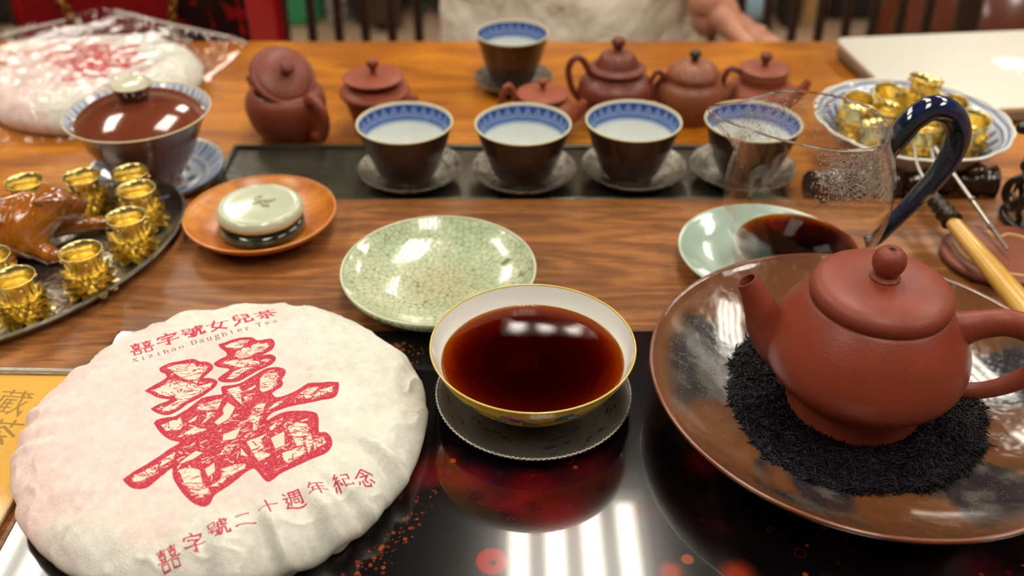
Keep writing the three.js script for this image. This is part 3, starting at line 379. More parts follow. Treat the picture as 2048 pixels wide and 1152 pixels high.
{
  const sauc = thing('cup_saucer', 'pewter saucer under the leftmost of the brown cups', 'saucer', W(-0.0785, TABLE + 0.003, 0.6655), 0, 'pewter saucers');
  part('dish', planarUV(lathe(smooth([[0, 0.0035], [0.02, 0.0035], [0.026, 0.0055], [0.034, 0.0105], [0.0402, 0.0142], [0.0406, 0.0135], [0.035, 0.0085], [0.026, 0.002], [0.022, 0], [0, 0]], 6), 96), 0.05), MAT.pewter, sauc);
  part('rim', new THREE.TorusGeometry(0.0402, 0.0006, 8, 96).rotateX(Math.PI / 2).translate(0, 0.0139, 0), MAT.pewter, sauc);
  const cup = thing('teacup', 'brown glazed teacup with blue inner band, leftmost of the row', 'cup', W(-0.0808, TABLE + 0.0066, 0.6655), 0, 'brown teacups with blue and white inside');
  const out = smooth([[0.0165, 0.0012], [0.0185, 0], [0.0192, 0.0035], [0.0218, 0.0055], [0.0262, 0.0155], [0.0297, 0.025], [0.0332, 0.0365], [0.0363, 0.0466]], 6), inn = smooth([[0, 0.0062], [0.013, 0.0066], [0.0195, 0.0105], [0.0242, 0.0175], [0.0278, 0.026], [0.0318, 0.0375], [0.0352, 0.0469]], 6);
  part('outer_wall', lathe(out, 96), MAT.brownGlaze, cup); part('inner_wall', lathe(inn.map(([r, y]) => [r, y]), 96), M(0xffffff, 0.16, { map: band, clearcoat: 0.6, clearcoatRoughness: 0.06 }), cup, 'white inner wall with a blue patterned band');
  part('base', lathe([[0, 0.0012], [0.0165, 0.0012]], 48), MAT.porcelain, cup);
  part('rim', new THREE.TorusGeometry(0.03575, 0.0008, 10, 96).rotateX(Math.PI / 2).translate(0, 0.0468, 0), MAT.rimBuff, cup, 'cream rim');
  const spots = [[0.0083, 0.6635, 0.0088, 0.664, 'second of the row from the left'], [0.0918, 0.669, 0.0945, 0.6685, 'third of the row from the left'], [0.182, 0.668, 0.1785, 0.667, 'rightmost of the row, seen behind the glass jug'], [0.0002, 0.852, 0.0014, 0.850, 'alone at the far side behind the clay pots']];
  spots.forEach(([x, f, sx, sf, where], i) => {
    const far = i === 3, h = far ? TABLE : TABLE + 0.003; const s = copyOf(sauc, W(sx, h, sf), 0.7 * i, `pewter saucer, ${where}`), c = copyOf(cup, W(x, h + 0.0036, f), 1.1 * i, `brown teacup with blue inner band, ${where}`); if (far) { s.scale.setScalar(0.89); c.scale.set(0.92, 1.06, 0.92); }
  });
}

// ------------------------------------------------------------------ lidded bowl, blue and white
{
  const bw = canvasTex(1024, 1024, (c, w, h) => { c.fillStyle = '#d4dbe2'; c.fillRect(0, 0, w, h); c.translate(w / 2, h / 2); for (let i = 0; i < 48; i++) { c.save(); c.rotate(i / 48 * Math.PI * 2); c.fillStyle = i % 2 ? '#6f8fb8' : '#9db3cc'; c.beginPath(); c.ellipse(0, -430, 20, 62, 0, 0, 7); c.fill(); c.restore(); } c.lineWidth = 9; c.strokeStyle = '#3d62a0'; for (const q of [500, 350, 330]) { c.beginPath(); c.arc(0, 0, q, 0, 7); c.stroke(); } for (let i = 0; i < 9; i++) { c.save(); c.rotate(i * 0.7); c.fillStyle = '#54799f'; c.beginPath(); c.ellipse(0, -240, 46, 30, 0.4, 0, 7); c.fill(); c.restore(); } });
  const fx = -0.279, ff = 0.664, s = thing('lidded_bowl_saucer', 'blue and white porcelain saucer under the brown lidded bowl', 'saucer', W(fx + 0.004, TABLE, ff));
  part('dish', planarUV(lathe(smooth([[0, 0.004], [0.022, 0.004], [0.032, 0.0065], [0.044, 0.0125], [0.0512, 0.0172], [0.0515, 0.0162], [0.044, 0.0095], [0.03, 0.002], [0.025, 0], [0, 0]], 6), 96), 0.105), M(0xffffff, 0.15, { map: bw, clearcoat: 0.7, clearcoatRoughness: 0.06 }), s);
  const t = thing('lidded_tea_bowl', 'brown lidded tea bowl with blue and white rim in front of the bagged cake', 'tea bowl', W(fx, TABLE + 0.0042, ff));
  const oMap = canvasTex(1024, 256, (c, w, h) => { c.fillStyle = '#78483c'; c.fillRect(0, 0, w, h); c.fillStyle = '#65484a'; for (let i = 0; i < 40; i++) c.fillRect(i * w / 40, 30, w / 90, 70); });
  part('outer_wall', lathe(smooth([[0.02, 0.001], [0.022, 0], [0.0228, 0.006], [0.026, 0.01], [0.034, 0.022], [0.0405, 0.036], [0.046, 0.049], [0.0532, 0.0592]], 6), 96), M(0xffffff, 0.2, { map: oMap, clearcoat: 0.25, clearcoatRoughness: 0.12 }), t);
  part('inner_wall', planarUV(lathe(smooth([[0.0525, 0.0596], [0.045, 0.0492], [0.0392, 0.036], [0.032, 0.023], [0.02, 0.012], [0, 0.01]], 6), 96), 0.108), M(0xffffff, 0.15, { map: bw, clearcoat: 0.7, clearcoatRoughness: 0.06 }), t, 'white inner wall with blue flutes');
  part('rim', new THREE.TorusGeometry(0.0529, 0.0006, 8, 96).rotateX(Math.PI / 2).translate(0, 0.0595, 0), MAT.rimBuff, t);
  const lid = part('lid', lathe(smooth([[0, 0.0700], [0.012, 0.0694], [0.024, 0.0672], [0.036, 0.0630], [0.0452, 0.0576], [0.0486, 0.0545], [0.047, 0.0540], [0.034, 0.0600], [0, 0.066]], 6), 96), M(0x733824, 0.14, { clearcoat: 1, clearcoatRoughness: 0.05 }), t, 'domed brown lid');
  part('lid_foot', lathe(smooth([[0.0105, 0.068], [0.0108, 0.07], [0.0118, 0.0745], [0.0142, 0.0795], [0.0145, 0.0802]], 5), 64), M(0x4a2418, 0.16, { clearcoat: 0.9 }), lid);
  part('lid_knob', lathe(smooth([[0.0146, 0.0798], [0.015, 0.0808], [0.0144, 0.0816], [0.0125, 0.0802], [0.006, 0.0788], [0, 0.0785]], 5), 64), M(0xc9c7ac, 0.18, { clearcoat: 0.7 }), lid, 'cream hollow top of the lid');
}

// ------------------------------------------------------------------ oval tray with golden lotus cups and the carved beast
{
  const t = thing('oval_tray', 'dark hammered oval metal tray at the left under the golden lotus cups', 'tray', W(-0.315, 0, 0.535), D(60));
  const g = lathe(smooth([[0, 0.004], [0.9, 0.004], [0.955, 0.0052], [0.99, 0.0072], [1.0, 0.0075], [1.004, 0.0064], [0.97, 0.003], [0.93, 0.0], [0, 0]], 6), 140); g.scale(0.112, 1, 0.072); g.computeVertexNormals(); seamFixLathe(g, 140);
  part('plate', planarUV(g, 0.2), MAT.pewter, t);
  const rim = new THREE.TorusGeometry(1, 0.0014, 8, 160).rotateX(Math.PI / 2); warp(rim, (v) => { const a = Math.atan2(v.z, v.x), dx = Math.hypot(v.x, v.z) - 1; v.set(Math.cos(a) * (0.112 + dx), v.y + 0.0074, Math.sin(a) * (0.072 + dx)); });
  part('rolled_rim', rim, MAT.pewter, t);
}
function seamFixLathe(g, seg) { const n = g.attributes.normal, rows = n.count / (seg + 1); for (let j = 0; j < rows; j++) { const a = j, b = seg * rows + j, v = V(n.getX(a) + n.getX(b), n.getY(a) + n.getY(b), n.getZ(a) + n.getZ(b)).normalize(); n.setXYZ(a, v.x, v.y, v.z); n.setXYZ(b, v.x, v.y, v.z); } return g; }
const lotus0 = (() => {
  const petalG = (L, w, curl) => { const g = new THREE.SphereGeometry(1, 8, 10); return warp(g, (v) => { const q = (v.y + 1) / 2, wd = w * Math.pow(Math.sin(Math.PI * Math.pow(q, 0.75)), 0.8) * (1 - 0.25 * q), s = Math.hypot(v.x, v.z) || 1e-6, x = v.x / s * wd * Math.min(1, s * 1.3), th = v.z * 0.0006; const z = L * q * (1 - 0.25 * q) + th; v.set(x, curl * L * q * q + 0.9 * x * x / (w + 1e-6) + th * 0.8, z); }); };
  const t = thing('golden_lotus_cup', 'golden lotus cup on the oval tray nearest the yellow booklet', 'lotus cup', W(-0.296, 0.0045, 0.4715), 0, 'golden lotus cups on the oval tray');
  const P = [[petalG(0.0162, 0.0046, 0.1), 10, 0.0058, 0.0008, 0.1], [petalG(0.0152, 0.0043, 0.32), 11, 0.0058, 0.0042, 0.5], [petalG(0.0134, 0.0040, 0.5), 11, 0.0064, 0.0080, 0.0], [petalG(0.0106, 0.0036, 0.75), 11, 0.0072, 0.0118, 0.4]];
  for (const [g, n, r, y, o] of P) for (let i = 0; i < n; i++) { const a = (i + o) / n * Math.PI * 2, m = part('petal', g, MAT.gold, t); m.position.set(Math.sin(a) * r, y, Math.cos(a) * r); m.rotation.y = a; }
  part('cup', lathe(smooth([[0, 0.0], [0.0075, 0.0], [0.0085, 0.004], [0.0094, 0.011], [0.0096, 0.018], [0.0099, 0.0225], [0.0112, 0.0265], [0.0126, 0.0292], [0.0128, 0.0298], [0.0121, 0.0294], [0.0105, 0.0265], [0.0094, 0.022], [0.0096, 0.016], [0.006, 0.0135], [0, 0.013]], 5), 48), MAT.gold, t);
  part('rim', new THREE.TorusGeometry(0.0126, 0.0004, 8, 48).rotateX(Math.PI / 2).translate(0, 0.0296, 0), MAT.gold, t);
  for (let i = 0; i < 4; i++) { const a = i * Math.PI / 2 + 0.7; part('bead', new THREE.SphereGeometry(0.0013, 10, 8).translate(Math.sin(a) * 0.0122, 0.0255, Math.cos(a) * 0.0122), MAT.gold, t); }
  const spots = [[-0.3205, 0.494, 'golden lotus cup at the left frame edge beside the carved beast, partly cut off'], [-0.266, 0.500, 'golden lotus cup on the oval tray right in front of the carved beast'], [-0.2515, 0.541, 'golden lotus cup nearest the orange dish, below a close second one'], [-0.2563, 0.5775, 'golden lotus cup right behind the one nearest the orange dish'], [-0.2685, 0.6015, 'golden lotus cup in front of the lidded bowl saucer, rightmost at the far end'], [-0.300, 0.595, 'golden lotus cup behind the head of the carved beast'], [-0.337, 0.588, 'golden lotus cup behind the back of the carved beast with its open mouth showing'], [-0.364, 0.572, 'golden lotus cup at the left frame edge behind the carved beast']];
  spots.forEach(([x, f, label], i) => copyOf(t, W(x, 0.0045, f), 0.5 + i * 0.9, label));
  return t;
})();
{
  const map = tex(512, 512, (u, v) => { const n = fbm(u * 5, v * 5, 4), s = fbm(u * 40, v * 8, 3); return mix3(mix3([126, 62, 14], [178, 104, 30], smoothstep(n, 0.3, 0.7)), [84, 40, 10], smoothstep(s, 0.55, 0.85) * 0.4); }); map.repeat.set(18, 18);
  const b = [[-0.04, 0.016, 0.002, -0.018, 0.019, 0.001, 0.0175, 0.0185], [-0.018, 0.019, 0.001, 0.006, 0.021, 0, 0.0185, 0.0195], [0.006, 0.021, 0, 0.018, 0.027, -0.001, 0.019, 0.014], [0.018, 0.028, -0.001, 0.03, 0.032, -0.003, 0.0125, 0.0115], [0.03, 0.032, -0.003, 0.039, 0.029, -0.004, 0.0105, 0.0065], [0.039, 0.0305, -0.004, 0.043, 0.0285, -0.0045, 0.0055, 0.0048],
    [0.036, 0.0235, -0.004, 0.041, 0.0225, -0.0045, 0.0042, 0.0034], [0.026, 0.04, 0.005, 0.0225, 0.042, 0.0085, 0.0032, 0.0018], [0.026, 0.04, -0.010, 0.0225, 0.042, -0.0135, 0.0032, 0.0018], [0.0355, 0.0375, 0.0035, 0.037, 0.0373, 0.0035, 0.0022, 0.002],
    [0.016, 0.012, -0.009, 0.036, 0.0075, -0.017, 0.0085, 0.0055], [0.036, 0.0075, -0.017, 0.053, 0.0042, -0.021, 0.0052, 0.004], [0.053, 0.0042, -0.021, 0.06, 0.0034, -0.0225, 0.0042, 0.0028],
    [0.012, 0.012, 0.012, 0.022, 0.006, 0.0165, 0.009, 0.0055], [0.022, 0.0055, 0.0165, 0.028, 0.0042, 0.017, 0.0052, 0.0035], [-0.03, 0.012, 0.012, -0.014, 0.008, 0.018, 0.0125, 0.0075], [-0.014, 0.006, 0.018, -0.002, 0.004, 0.0195, 0.006, 0.0038], [-0.03, 0.012, -0.01, -0.012, 0.006, -0.017, 0.011, 0.006], [-0.052, 0.022, 0.004, -0.058, 0.012, 0.01, 0.005, 0.003], [-0.008, 0.038, 0, 0.012, 0.0405, -0.001, 0.003, 0.004]];
  const m = M(0xffffff, 0.16, { map, clearcoat: 1, clearcoatRoughness: 0.05, bumpMap: withRepeat(bumpSoft, 24, 24), bumpScale: 0.0009 });
  const t = thing('carved_beast', 'glossy amber-brown carved lying beast in the middle of the oval tray', 'figurine', W(-0.329, 0.0045, 0.5425), 0.22);
  part('body', blob(b, 0.005, 0.0013), m, t);
  const dk = M(0x1c0c06, 0.15, { clearcoat: 1 });
  for (const z of [0.0045, -0.011]) part('eye', new THREE.SphereGeometry(0.0014, 10, 8).translate(0.0365, 0.0355, z), dk, t);
  part('nose', new THREE.SphereGeometry(0.0022, 10, 8).scale(0.8, 0.7, 1.3).translate(0.0473, 0.0305, -0.0048), dk, t);
  for (let i = 0; i < 9; i++) { const a = i * 0.7; part('mane_lock', sweep([V(0.016, 0.03, 0.011 - i * 0.0028), V(0.009, 0.036 - Math.abs(i - 4) * 0.002, 0.012 - i * 0.003), V(0.001, 0.0375 - Math.abs(i - 4) * 0.003, 0.013 - i * 0.0033), V(-0.006, 0.036 - Math.abs(i - 4) * 0.003, 0.013 - i * 0.0032)], (q) => 0.0006 + 0.0008 * Math.sin(q * Math.PI), { seg: 16, rad: 8 }), m, t); }
}

// ------------------------------------------------------------------ small clay pots at the back
const hollow = (r, h) => lathe([[r, h], [r * 0.97, h - 0.004], [r * 0.9, h - 0.012], [0, h - 0.014]], 48);
function handleLoop(r1, y1, out, top, y2, r2) { return [V(r1 - 0.003, y1, 0), V(r1 + out * 0.45, top, 0), V(r1 + out, lerp(top, y2, 0.35), 0), V(r1 + out * 0.85, lerp(top, y2, 0.72), 0), V(r2 - 0.003, y2, 0)]; }
{
  const c1 = clay(0x803822, 0.5), c2 = clay(0x903f20, 0.55), c3 = clay(0x984828, 0.55), c4 = clay(0x763424, 0.42), c5 = clay(0x8e5030, 0.42), c6 = clay(0x8e4428, 0.5);
  // 1: lid off, leaning on the mouth
  let t = thing('clay_teapot', 'red clay teapot with its lid propped open, leftmost of the small pots', 'teapot', W(-0.190, TABLE, 0.7535), D(-40));
  part('body', lathe(smooth([[0, 0], [0.0225, 0], [0.0245, 0.0025], [0.0305, 0.0135], [0.0335, 0.0265], [0.0325, 0.036], [0.0285, 0.0415], [0.0262, 0.0425], [0.0248, 0.0412], [0.024, 0.036], [0.0285, 0.024], [0.02, 0.006], [0, 0.005]], 5), 80), c1, t);
  part('handle', sweep([V(0.029, 0.0385, 0), V(0.039, 0.0415, 0), V(0.0475, 0.035, 0), V(0.0485, 0.022, 0), V(0.0415, 0.010, 0), V(0.028, 0.009, 0)], (q) => 0.0042 - 0.0012 * q, { seg: 36, rad: 14, flat: 1.25 }), c1, t);
  part('spout', sweep([V(-0.028, 0.018, 0), V(-0.037, 0.026, 0), V(-0.042, 0.036, 0), V(-0.046, 0.041, 0)], (q) => 0.0085 - 0.0045 * Math.sqrt(q), { seg: 24, rad: 16 }), c1, t);
  const lid = new THREE.Group(); lid.name = 'lid'; t.add(lid); lid.position.set(0.003, 0.0535, 0.002); lid.rotation.order = 'YXZ'; lid.rotation.set(D(40), D(40) + 0.3, D(-16)); lid.userData.label = 'round lid propped against the mouth';
  part('disc', lathe(smooth([[0, -0.004], [0.021, -0.004], [0.0225, -0.0015], [0.026, -0.001], [0.0275, 0.0015], [0.0262, 0.0045], [0.0235, 0.0052], [0.0228, 0.0062], [0.019, 0.008], [0.012, 0.0098], [0, 0.0105]], 5), 80), c1, lid);
  part('knob', lathe(smooth([[0, 0.009], [0.004, 0.0095], [0.0035, 0.0115], [0.0055, 0.0145], [0.0058, 0.0175], [0.004, 0.0195], [0, 0.02]], 5), 40), c1, lid);
  // 2: bell-shaped pot, flat lid
  t = thing('clay_teapot', 'red clay pot with flat disc lid and body narrowing downwards, beside the propped-lid pot', 'teapot', W(-0.1155, TABLE, 0.760), D(-20));
  part('body', lathe(smooth([[0, 0], [0.017, 0], [0.0185, 0.002], [0.0215, 0.016], [0.0262, 0.031], [0.0298, 0.0362], [0.029, 0.0385], [0.024, 0.0415], [0.0205, 0.0432], [0, 0.0435]], 5), 80), c2, t);
  part('lid', lathe(smooth([[0.019, 0.043], [0.0195, 0.047], [0.0245, 0.0482], [0.0256, 0.0496], [0.0245, 0.0508], [0.012, 0.0522], [0, 0.0528]], 5), 80), c2, t);
  part('knob', lathe(smooth([[0.0026, 0.052], [0.0028, 0.0565], [0.0047, 0.0595], [0.0053, 0.0625], [0.004, 0.0648], [0, 0.0652]], 5), 40), c2, t);
  part('spout', sweep([V(0.022, 0.024, 0), V(0.031, 0.031, 0), V(0.0375, 0.0375, 0)], (q) => 0.0085 - 0.005 * q, { seg: 20, rad: 16 }), c2, t);
  part('handle', sweep(handleLoop(0.027, 0.036, 0.014, 0.04, 0.012, 0.021).map((p) => V(-p.x, p.y, p.z)), 0.0026, { seg: 30, rad: 12 }), c2, t).rotation.y = D(-75);
  // 3: small pot with stubby knob
  t = thing('clay_teapot', 'smallest orange-red clay teapot with flat oval lid, right in front of the far brown cup', 'teapot', W(0.0255, TABLE, 0.752), D(8));
  part('body', lathe(smooth([[0, 0], [0.019, 0], [0.021, 0.003], [0.028, 0.014], [0.0292, 0.0215], [0.0268, 0.0285], [0.0225, 0.0325], [0.02, 0.0338], [0, 0.034]], 5), 80), c3, t);
  part('lid', lathe(smooth([[0.0185, 0.0335], [0.019, 0.0362], [0.0212, 0.037], [0.0221, 0.0382], [0.0205, 0.0396], [0.012, 0.0414], [0, 0.042]], 5), 80), c3, t);
  part('knob', lathe(smooth([[0.002, 0.041], [0.0022, 0.0445], [0.0038, 0.047], [0.0042, 0.0492], [0.003, 0.0508], [0, 0.0511]], 5), 40), c3, t);
  part('handle', sweep(handleLoop(0.0235, 0.031, 0.011, 0.047, 0.011, 0.0265).map((p) => V(-p.x, p.y, p.z)), 0.0028, { seg: 30, rad: 12 }), c3, t);
  part('spout', sweep([V(0.024, 0.015, 0), V(0.0315, 0.021, 0), V(0.036, 0.029, 0)], (q) => 0.0068 - 0.0036 * q, { seg: 20, rad: 16 }), c3, t);
  // 4: tall pot with domed lid
  t = thing('clay_teapot', 'dark red clay teapot with tall domed lid and ring-shaped handle in the back row', 'teapot', W(0.0905, TABLE, 0.79), D(4));
  part('body', lathe(smooth([[0, 0], [0.019, 0], [0.0215, 0.003], [0.0305, 0.0135], [0.0335, 0.0235], [0.0315, 0.0325], [0.0265, 0.0375], [0.0235, 0.0395], [0.0235, 0.0405], [0, 0.041]], 5), 80), c4, t);
  part('lid', lathe(smooth([[0.0225, 0.0405], [0.023, 0.043], [0.0242, 0.0438], [0.0246, 0.0452], [0.0235, 0.0466], [0.0195, 0.0476], [0.0172, 0.052], [0.0135, 0.0575], [0.0075, 0.0602], [0, 0.0608]], 5), 80), c4, t);
  part('knob', lathe(smooth([[0.004, 0.0595], [0.0036, 0.0628], [0.0055, 0.066], [0.0058, 0.069], [0.0042, 0.0716], [0, 0.072]], 5), 40), c4, t);
  part('handle', sweep([V(-0.023, 0.0405, 0), V(-0.0305, 0.0535, 0), V(-0.0375, 0.0545, 0), V(-0.042, 0.046, 0), V(-0.0405, 0.034, 0), V(-0.036, 0.0225, 0), V(-0.031, 0.0165, 0)], 0.0029, { seg: 40, rad: 12 }), c4, t);
  part('spout', sweep([V(0.028, 0.018, 0), V(0.036, 0.024, 0), V(0.0405, 0.0335, 0), V(0.0445, 0.0375, 0)], (q) => 0.0078 - 0.0046 * Math.sqrt(q), { seg: 24, rad: 16 }), c4, t);
  // 5: petal-lobed lid
  t = thing('clay_teapot', 'light brown clay teapot with a lobed lid and a dark knob, behind the third cup', 'teapot', W(0.156, TABLE, 0.786), D(4));
  part('body', lathe(smooth([[0, 0], [0.02, 0], [0.022, 0.003], [0.0275, 0.0135], [0.029, 0.023], [0.0265, 0.0315], [0.0225, 0.0365], [0.0225, 0.0375], [0, 0.038]], 5), 80), c5, t);
  const lob = lathe(smooth([[0.0215, 0.0375], [0.0222, 0.0402], [0.0208, 0.0442], [0.0165, 0.0492], [0.0095, 0.0524], [0, 0.0532]], 5), 96); warp(lob, (v) => { const a = Math.atan2(v.z, v.x), k = 1 + 0.06 * Math.abs(Math.sin(a * 5)) * smoothstep(v.y, 0.038, 0.043) ; v.x *= k; v.z *= k; });
  part('lid', lob, c5, t);
  part('knob', lathe(smooth([[0.003, 0.0525], [0.003, 0.055], [0.0046, 0.0575], [0.005, 0.0602], [0.0034, 0.0622], [0, 0.0625]], 5), 40), clay(0x3e2a18, 0.4), t, 'dark knob');
  part('handle', sweep(handleLoop(0.0255, 0.034, 0.011, 0.0445, 0.0155, 0.028).map((p) => V(-p.x, p.y, p.z)), 0.0024, { seg: 30, rad: 12 }), c4, t);
  part('spout', sweep([V(0.026, 0.017, 0), V(0.033, 0.023, 0), V(0.0375, 0.032, 0)], (q) => 0.0068 - 0.0036 * q, { seg: 20, rad: 16 }), c5, t);
  // 6: tall neck, flat lid
  t = thing('clay_teapot', 'red clay teapot with straight neck and flat lid, rightmost of the small pots', 'teapot', W(0.2205, TABLE, 0.80), D(2));
  part('body', lathe(smooth([[0, 0], [0.021, 0], [0.0235, 0.003], [0.030, 0.011], [0.0315, 0.0175], [0.0285, 0.0238], [0.0225, 0.0272], [0.0205, 0.0285], [0.0203, 0.038], [0, 0.0382]], 5), 80), c6, t);
  part('lid', lathe(smooth([[0.0202, 0.038], [0.0208, 0.0385], [0.0213, 0.0398], [0.0205, 0.0412], [0.012, 0.0428], [0, 0.0434]], 5), 80), c6, t);
  part('knob', lathe(smooth([[0.0026, 0.0428], [0.0028, 0.0462], [0.0046, 0.0492], [0.0052, 0.0522], [0.0038, 0.0542], [0, 0.0546]], 5), 40), c4, t, 'darker knob');
  part('handle', sweep([V(-0.0195, 0.0365, 0), V(-0.027, 0.0405, 0), V(-0.0315, 0.0395, 0), V(-0.0345, 0.033, 0), V(-0.0345, 0.0225, 0), V(-0.031, 0.0145, 0)], 0.0027, { seg: 36, rad: 12 }), c4, t);
  part('spout', sweep([V(0.028, 0.013, 0), V(0.036, 0.019, 0), V(0.041, 0.029, 0)], (q) => 0.0072 - 0.004 * q, { seg: 20, rad: 16 }), c6, t);
}

// ------------------------------------------------------------------ glass jug
{
  const jug = thing('glass_jug', 'clear glass pouring jug with a thick blue glass handle and dark tea at its bottom', 'jug', W(0.1855, 0.0062, 0.531), 0.1);
  const outP = smooth([[0, 0.0], [0.028, 0.0], [0.034, 0.002], [0.0395, 0.009], [0.046, 0.022], [0.0502, 0.038], [0.0512, 0.052], [0.0499, 0.068], [0.0465, 0.083], [0.0435, 0.094], [0.0425, 0.1015]], 8), inP = smooth([[0.0415, 0.1016], [0.0423, 0.094], [0.0452, 0.083], [0.0485, 0.068], [0.0498, 0.052], [0.0488, 0.038], [0.0446, 0.0225], [0.038, 0.0105], [0.0325, 0.0045], [0.027, 0.0028], [0, 0.0028]], 8);
  const spout = (v) => { const k = smoothstep(v.y, 0.066, 0.1016), a = Math.atan2(v.z, -v.x), w = Math.exp(-Math.pow(a / 0.34, 2)), w2 = Math.exp(-Math.pow(a / 0.75, 2)); const s = 1 + k * k * (w * 0.5 + w2 * 0.16) - k * 0.04 * (1 - w2); v.x *= s; v.z *= s * (1 - 0.18 * w * k); v.y += k * (0.006 * w + 0.0025 * Math.cos(a)); };
  const sh = lathe([...outP, ...inP], 160); warp(sh, spout); seamFixLathe(sh, 160); part('glass_wall', sh, MAT.glass, jug);
  const lip = []; for (let i = 0; i < 120; i++) { const a = i / 120 * Math.PI * 2, v = V(Math.sin(a) * 0.042, 0.1016, Math.cos(a) * 0.042); spout(v); lip.push(v); }
  part('lip', sweep(lip, 0.00085, { seg: 200, rad: 8, closed: true }), M(0xffffff, 0.02, { transmission: 1, thickness: 0.01, ior: 1.48 }), jug);
  const lv = 0.0122, body = inP.slice().reverse().filter(([r, y]) => y < lv - 0.0003).map(([r, y]) => [Math.max(0, r - 0.0005), y + 0.0004]);
  const tea = part('tea', planarUV(lathe([[0.0392, lv + 0.0004], [0.0386, lv], [0.03, lv], [0, lv]], 120), 0.0784), MAT.tea, jug, 'dark brown tea in the bottom');
  part('tea_side', lathe([...body.slice().sort((a, b) => a[1] - b[1] || a[0] - b[0]), [0.0386, lv - 0.0003]], 120), MAT.teaSide, tea);
  const hm = tex(256, 128, (u, v) => { const n = fbm(u * 30, v * 5, 3), k = smoothstep(fbm(u * 5, v * 3 + 4, 3), 0.35, 0.65); return mix3([14, 36, 36], [28, 36, 66], k).map((x) => x * (0.7 + 0.6 * n)); });
  part('handle', sweep([V(0.0455, 0.077, 0), V(0.0510, 0.0870, 0), V(0.0575, 0.0975, -0.001), V(0.0685, 0.1045, -0.002), V(0.0815, 0.1005, -0.002), V(0.0895, 0.088, -0.001), V(0.0885, 0.073, 0), V(0.080, 0.056, 0.002), V(0.069, 0.041, 0.003), V(0.0595, 0.0265, 0.003), V(0.052, 0.0145, 0.002), V(0.0455, 0.012, 0.001)], (q) => 0.0066 + 0.0014 * Math.sin(Math.PI * Math.min(1, q * 1.6)) - 0.0022 * smoothstep(q, 0.55, 1), { seg: 110, rad: 24 }), M(0xffffff, 0.06, { map: hm, clearcoat: 1, clearcoatRoughness: 0.02 }), jug, 'thick dark blue and green glass handle');
  const r = rng(77), N = 9000, drop = new THREE.SphereGeometry(1, 8, 6), im = new THREE.InstancedMesh(drop, M(0xffffff, 0.0, { transmission: 1, thickness: 0.001, ior: 1.33 }), N), m4 = new THREE.Matrix4(), q4 = new THREE.Quaternion();
  let n = 0; const at = (y) => { for (let i = 1; i < outP.length; i++) if (outP[i][1] >= y) { const k = (y - outP[i - 1][1]) / (outP[i][1] - outP[i - 1][1] || 1); return lerp(outP[i - 1][0], outP[i][0], k); } return 0.039; };
  for (let g = 0; g < 90000 && n < N; g++) { const a = r() * Math.PI * 2, y = 0.045 + r() * 0.054, yl = 0.046 + 0.025 * Math.max(0, Math.cos(a)), front = Math.cos(a - 0.72), dens = smoothstep(front, 0.35, 0.85) * smoothstep(y, yl - 0.004, yl + 0.01) + 0.12 * smoothstep(-Math.cos(a - 0.4), 0.1, 0.9) * smoothstep(y, 0.06, 0.075); if (r() > dens) continue; const rr = at(y) - 0.0016, v = V(Math.sin(a) * rr, y, Math.cos(a) * rr); spout(v); const s = 0.00026 + r() * r() * 0.0005; q4.setFromUnitVectors(V(0, 0, 1), V(Math.sin(a), 0, Math.cos(a))); m4.compose(v, q4, V(s * 1.1, s, s * 0.5)); im.setMatrixAt(n++, m4); }
  im.count = n; im.name = 'condensation'; im.userData.kind = 'stuff'; jug.add(im);
}

// ------------------------------------------------------------------ glazed plate, tea leaves and the red clay teapot
{
  const pm = tex(1024, 1024, (u, v) => {
    const X = (u - 0.5) * 2, Y = (v - 0.5) * 2, r = Math.hypot(X, Y), a = Math.atan2(Y, X), n = fbm(u * 7 + 3, v * 7, 4), b = fbm(Math.cos(a) * 2.5 + 20, Math.sin(a) * 2.5 + r * 2, 4), s = noise(u * 330, v * 330); let c = mix3([98, 60, 34], [128, 82, 48], n);
    const blue = smoothstep(b + 0.3 * (n - 0.5), 0.44, 0.60) * smoothstep(r, 0.22, 0.45) * (1 - smoothstep(r, 0.84, 0.95)); c = mix3(c, mix3([30, 34, 46], [82, 84, 80], smoothstep(fbm(u * 20, v * 20, 3), 0.4, 0.75)), blue * 0.85);
    if (s > 0.86) c = mix3(c, [150, 140, 120], 0.4 * blue); c = mix3(c, [92, 48, 26], smoothstep(r, 0.955, 0.985)); return c;
  });
  const bump = tex(512, 512, (u, v) => fbm(u * 9, v * 9, 2) * 0.8 + 0.2 * fbm(u * 50, v * 50, 2), false);
  const prof = smooth([[0, 0.0075], [0.045, 0.0078], [0.062, 0.0095], [0.078, 0.0145], [0.093, 0.0215], [0.1055, 0.0292], [0.1098, 0.0322], [0.1112, 0.0318], [0.1108, 0.0298], [0.1, 0.0218], [0.08, 0.011], [0.062, 0.004], [0.052, 0.003], [0.05, 0], [0.045, 0], [0.044, 0.003], [0, 0.003]], 7);
  const p = thing('glazed_plate', 'wide brown glazed plate with blue-black splashes under the red teapot', 'plate', W(0.1830, 0.0042, 0.3825));
  p.rotation.set(0, 0, 0);
  part('dish', planarUV(lathe(prof, 160), 0.225), M(0xffffff, 0.2, { map: pm, clearcoat: 1, clearcoatRoughness: 0.07, bumpMap: bump, bumpScale: 0.0016 }), p);
  part('rim', new THREE.TorusGeometry(0.1104, 0.001, 8, 160).rotateX(Math.PI / 2).translate(0, 0.0316, 0), M(0x7a4226, 0.22, { clearcoat: 1, clearcoatRoughness: 0.1 }), p, 'bare reddish rim');
}
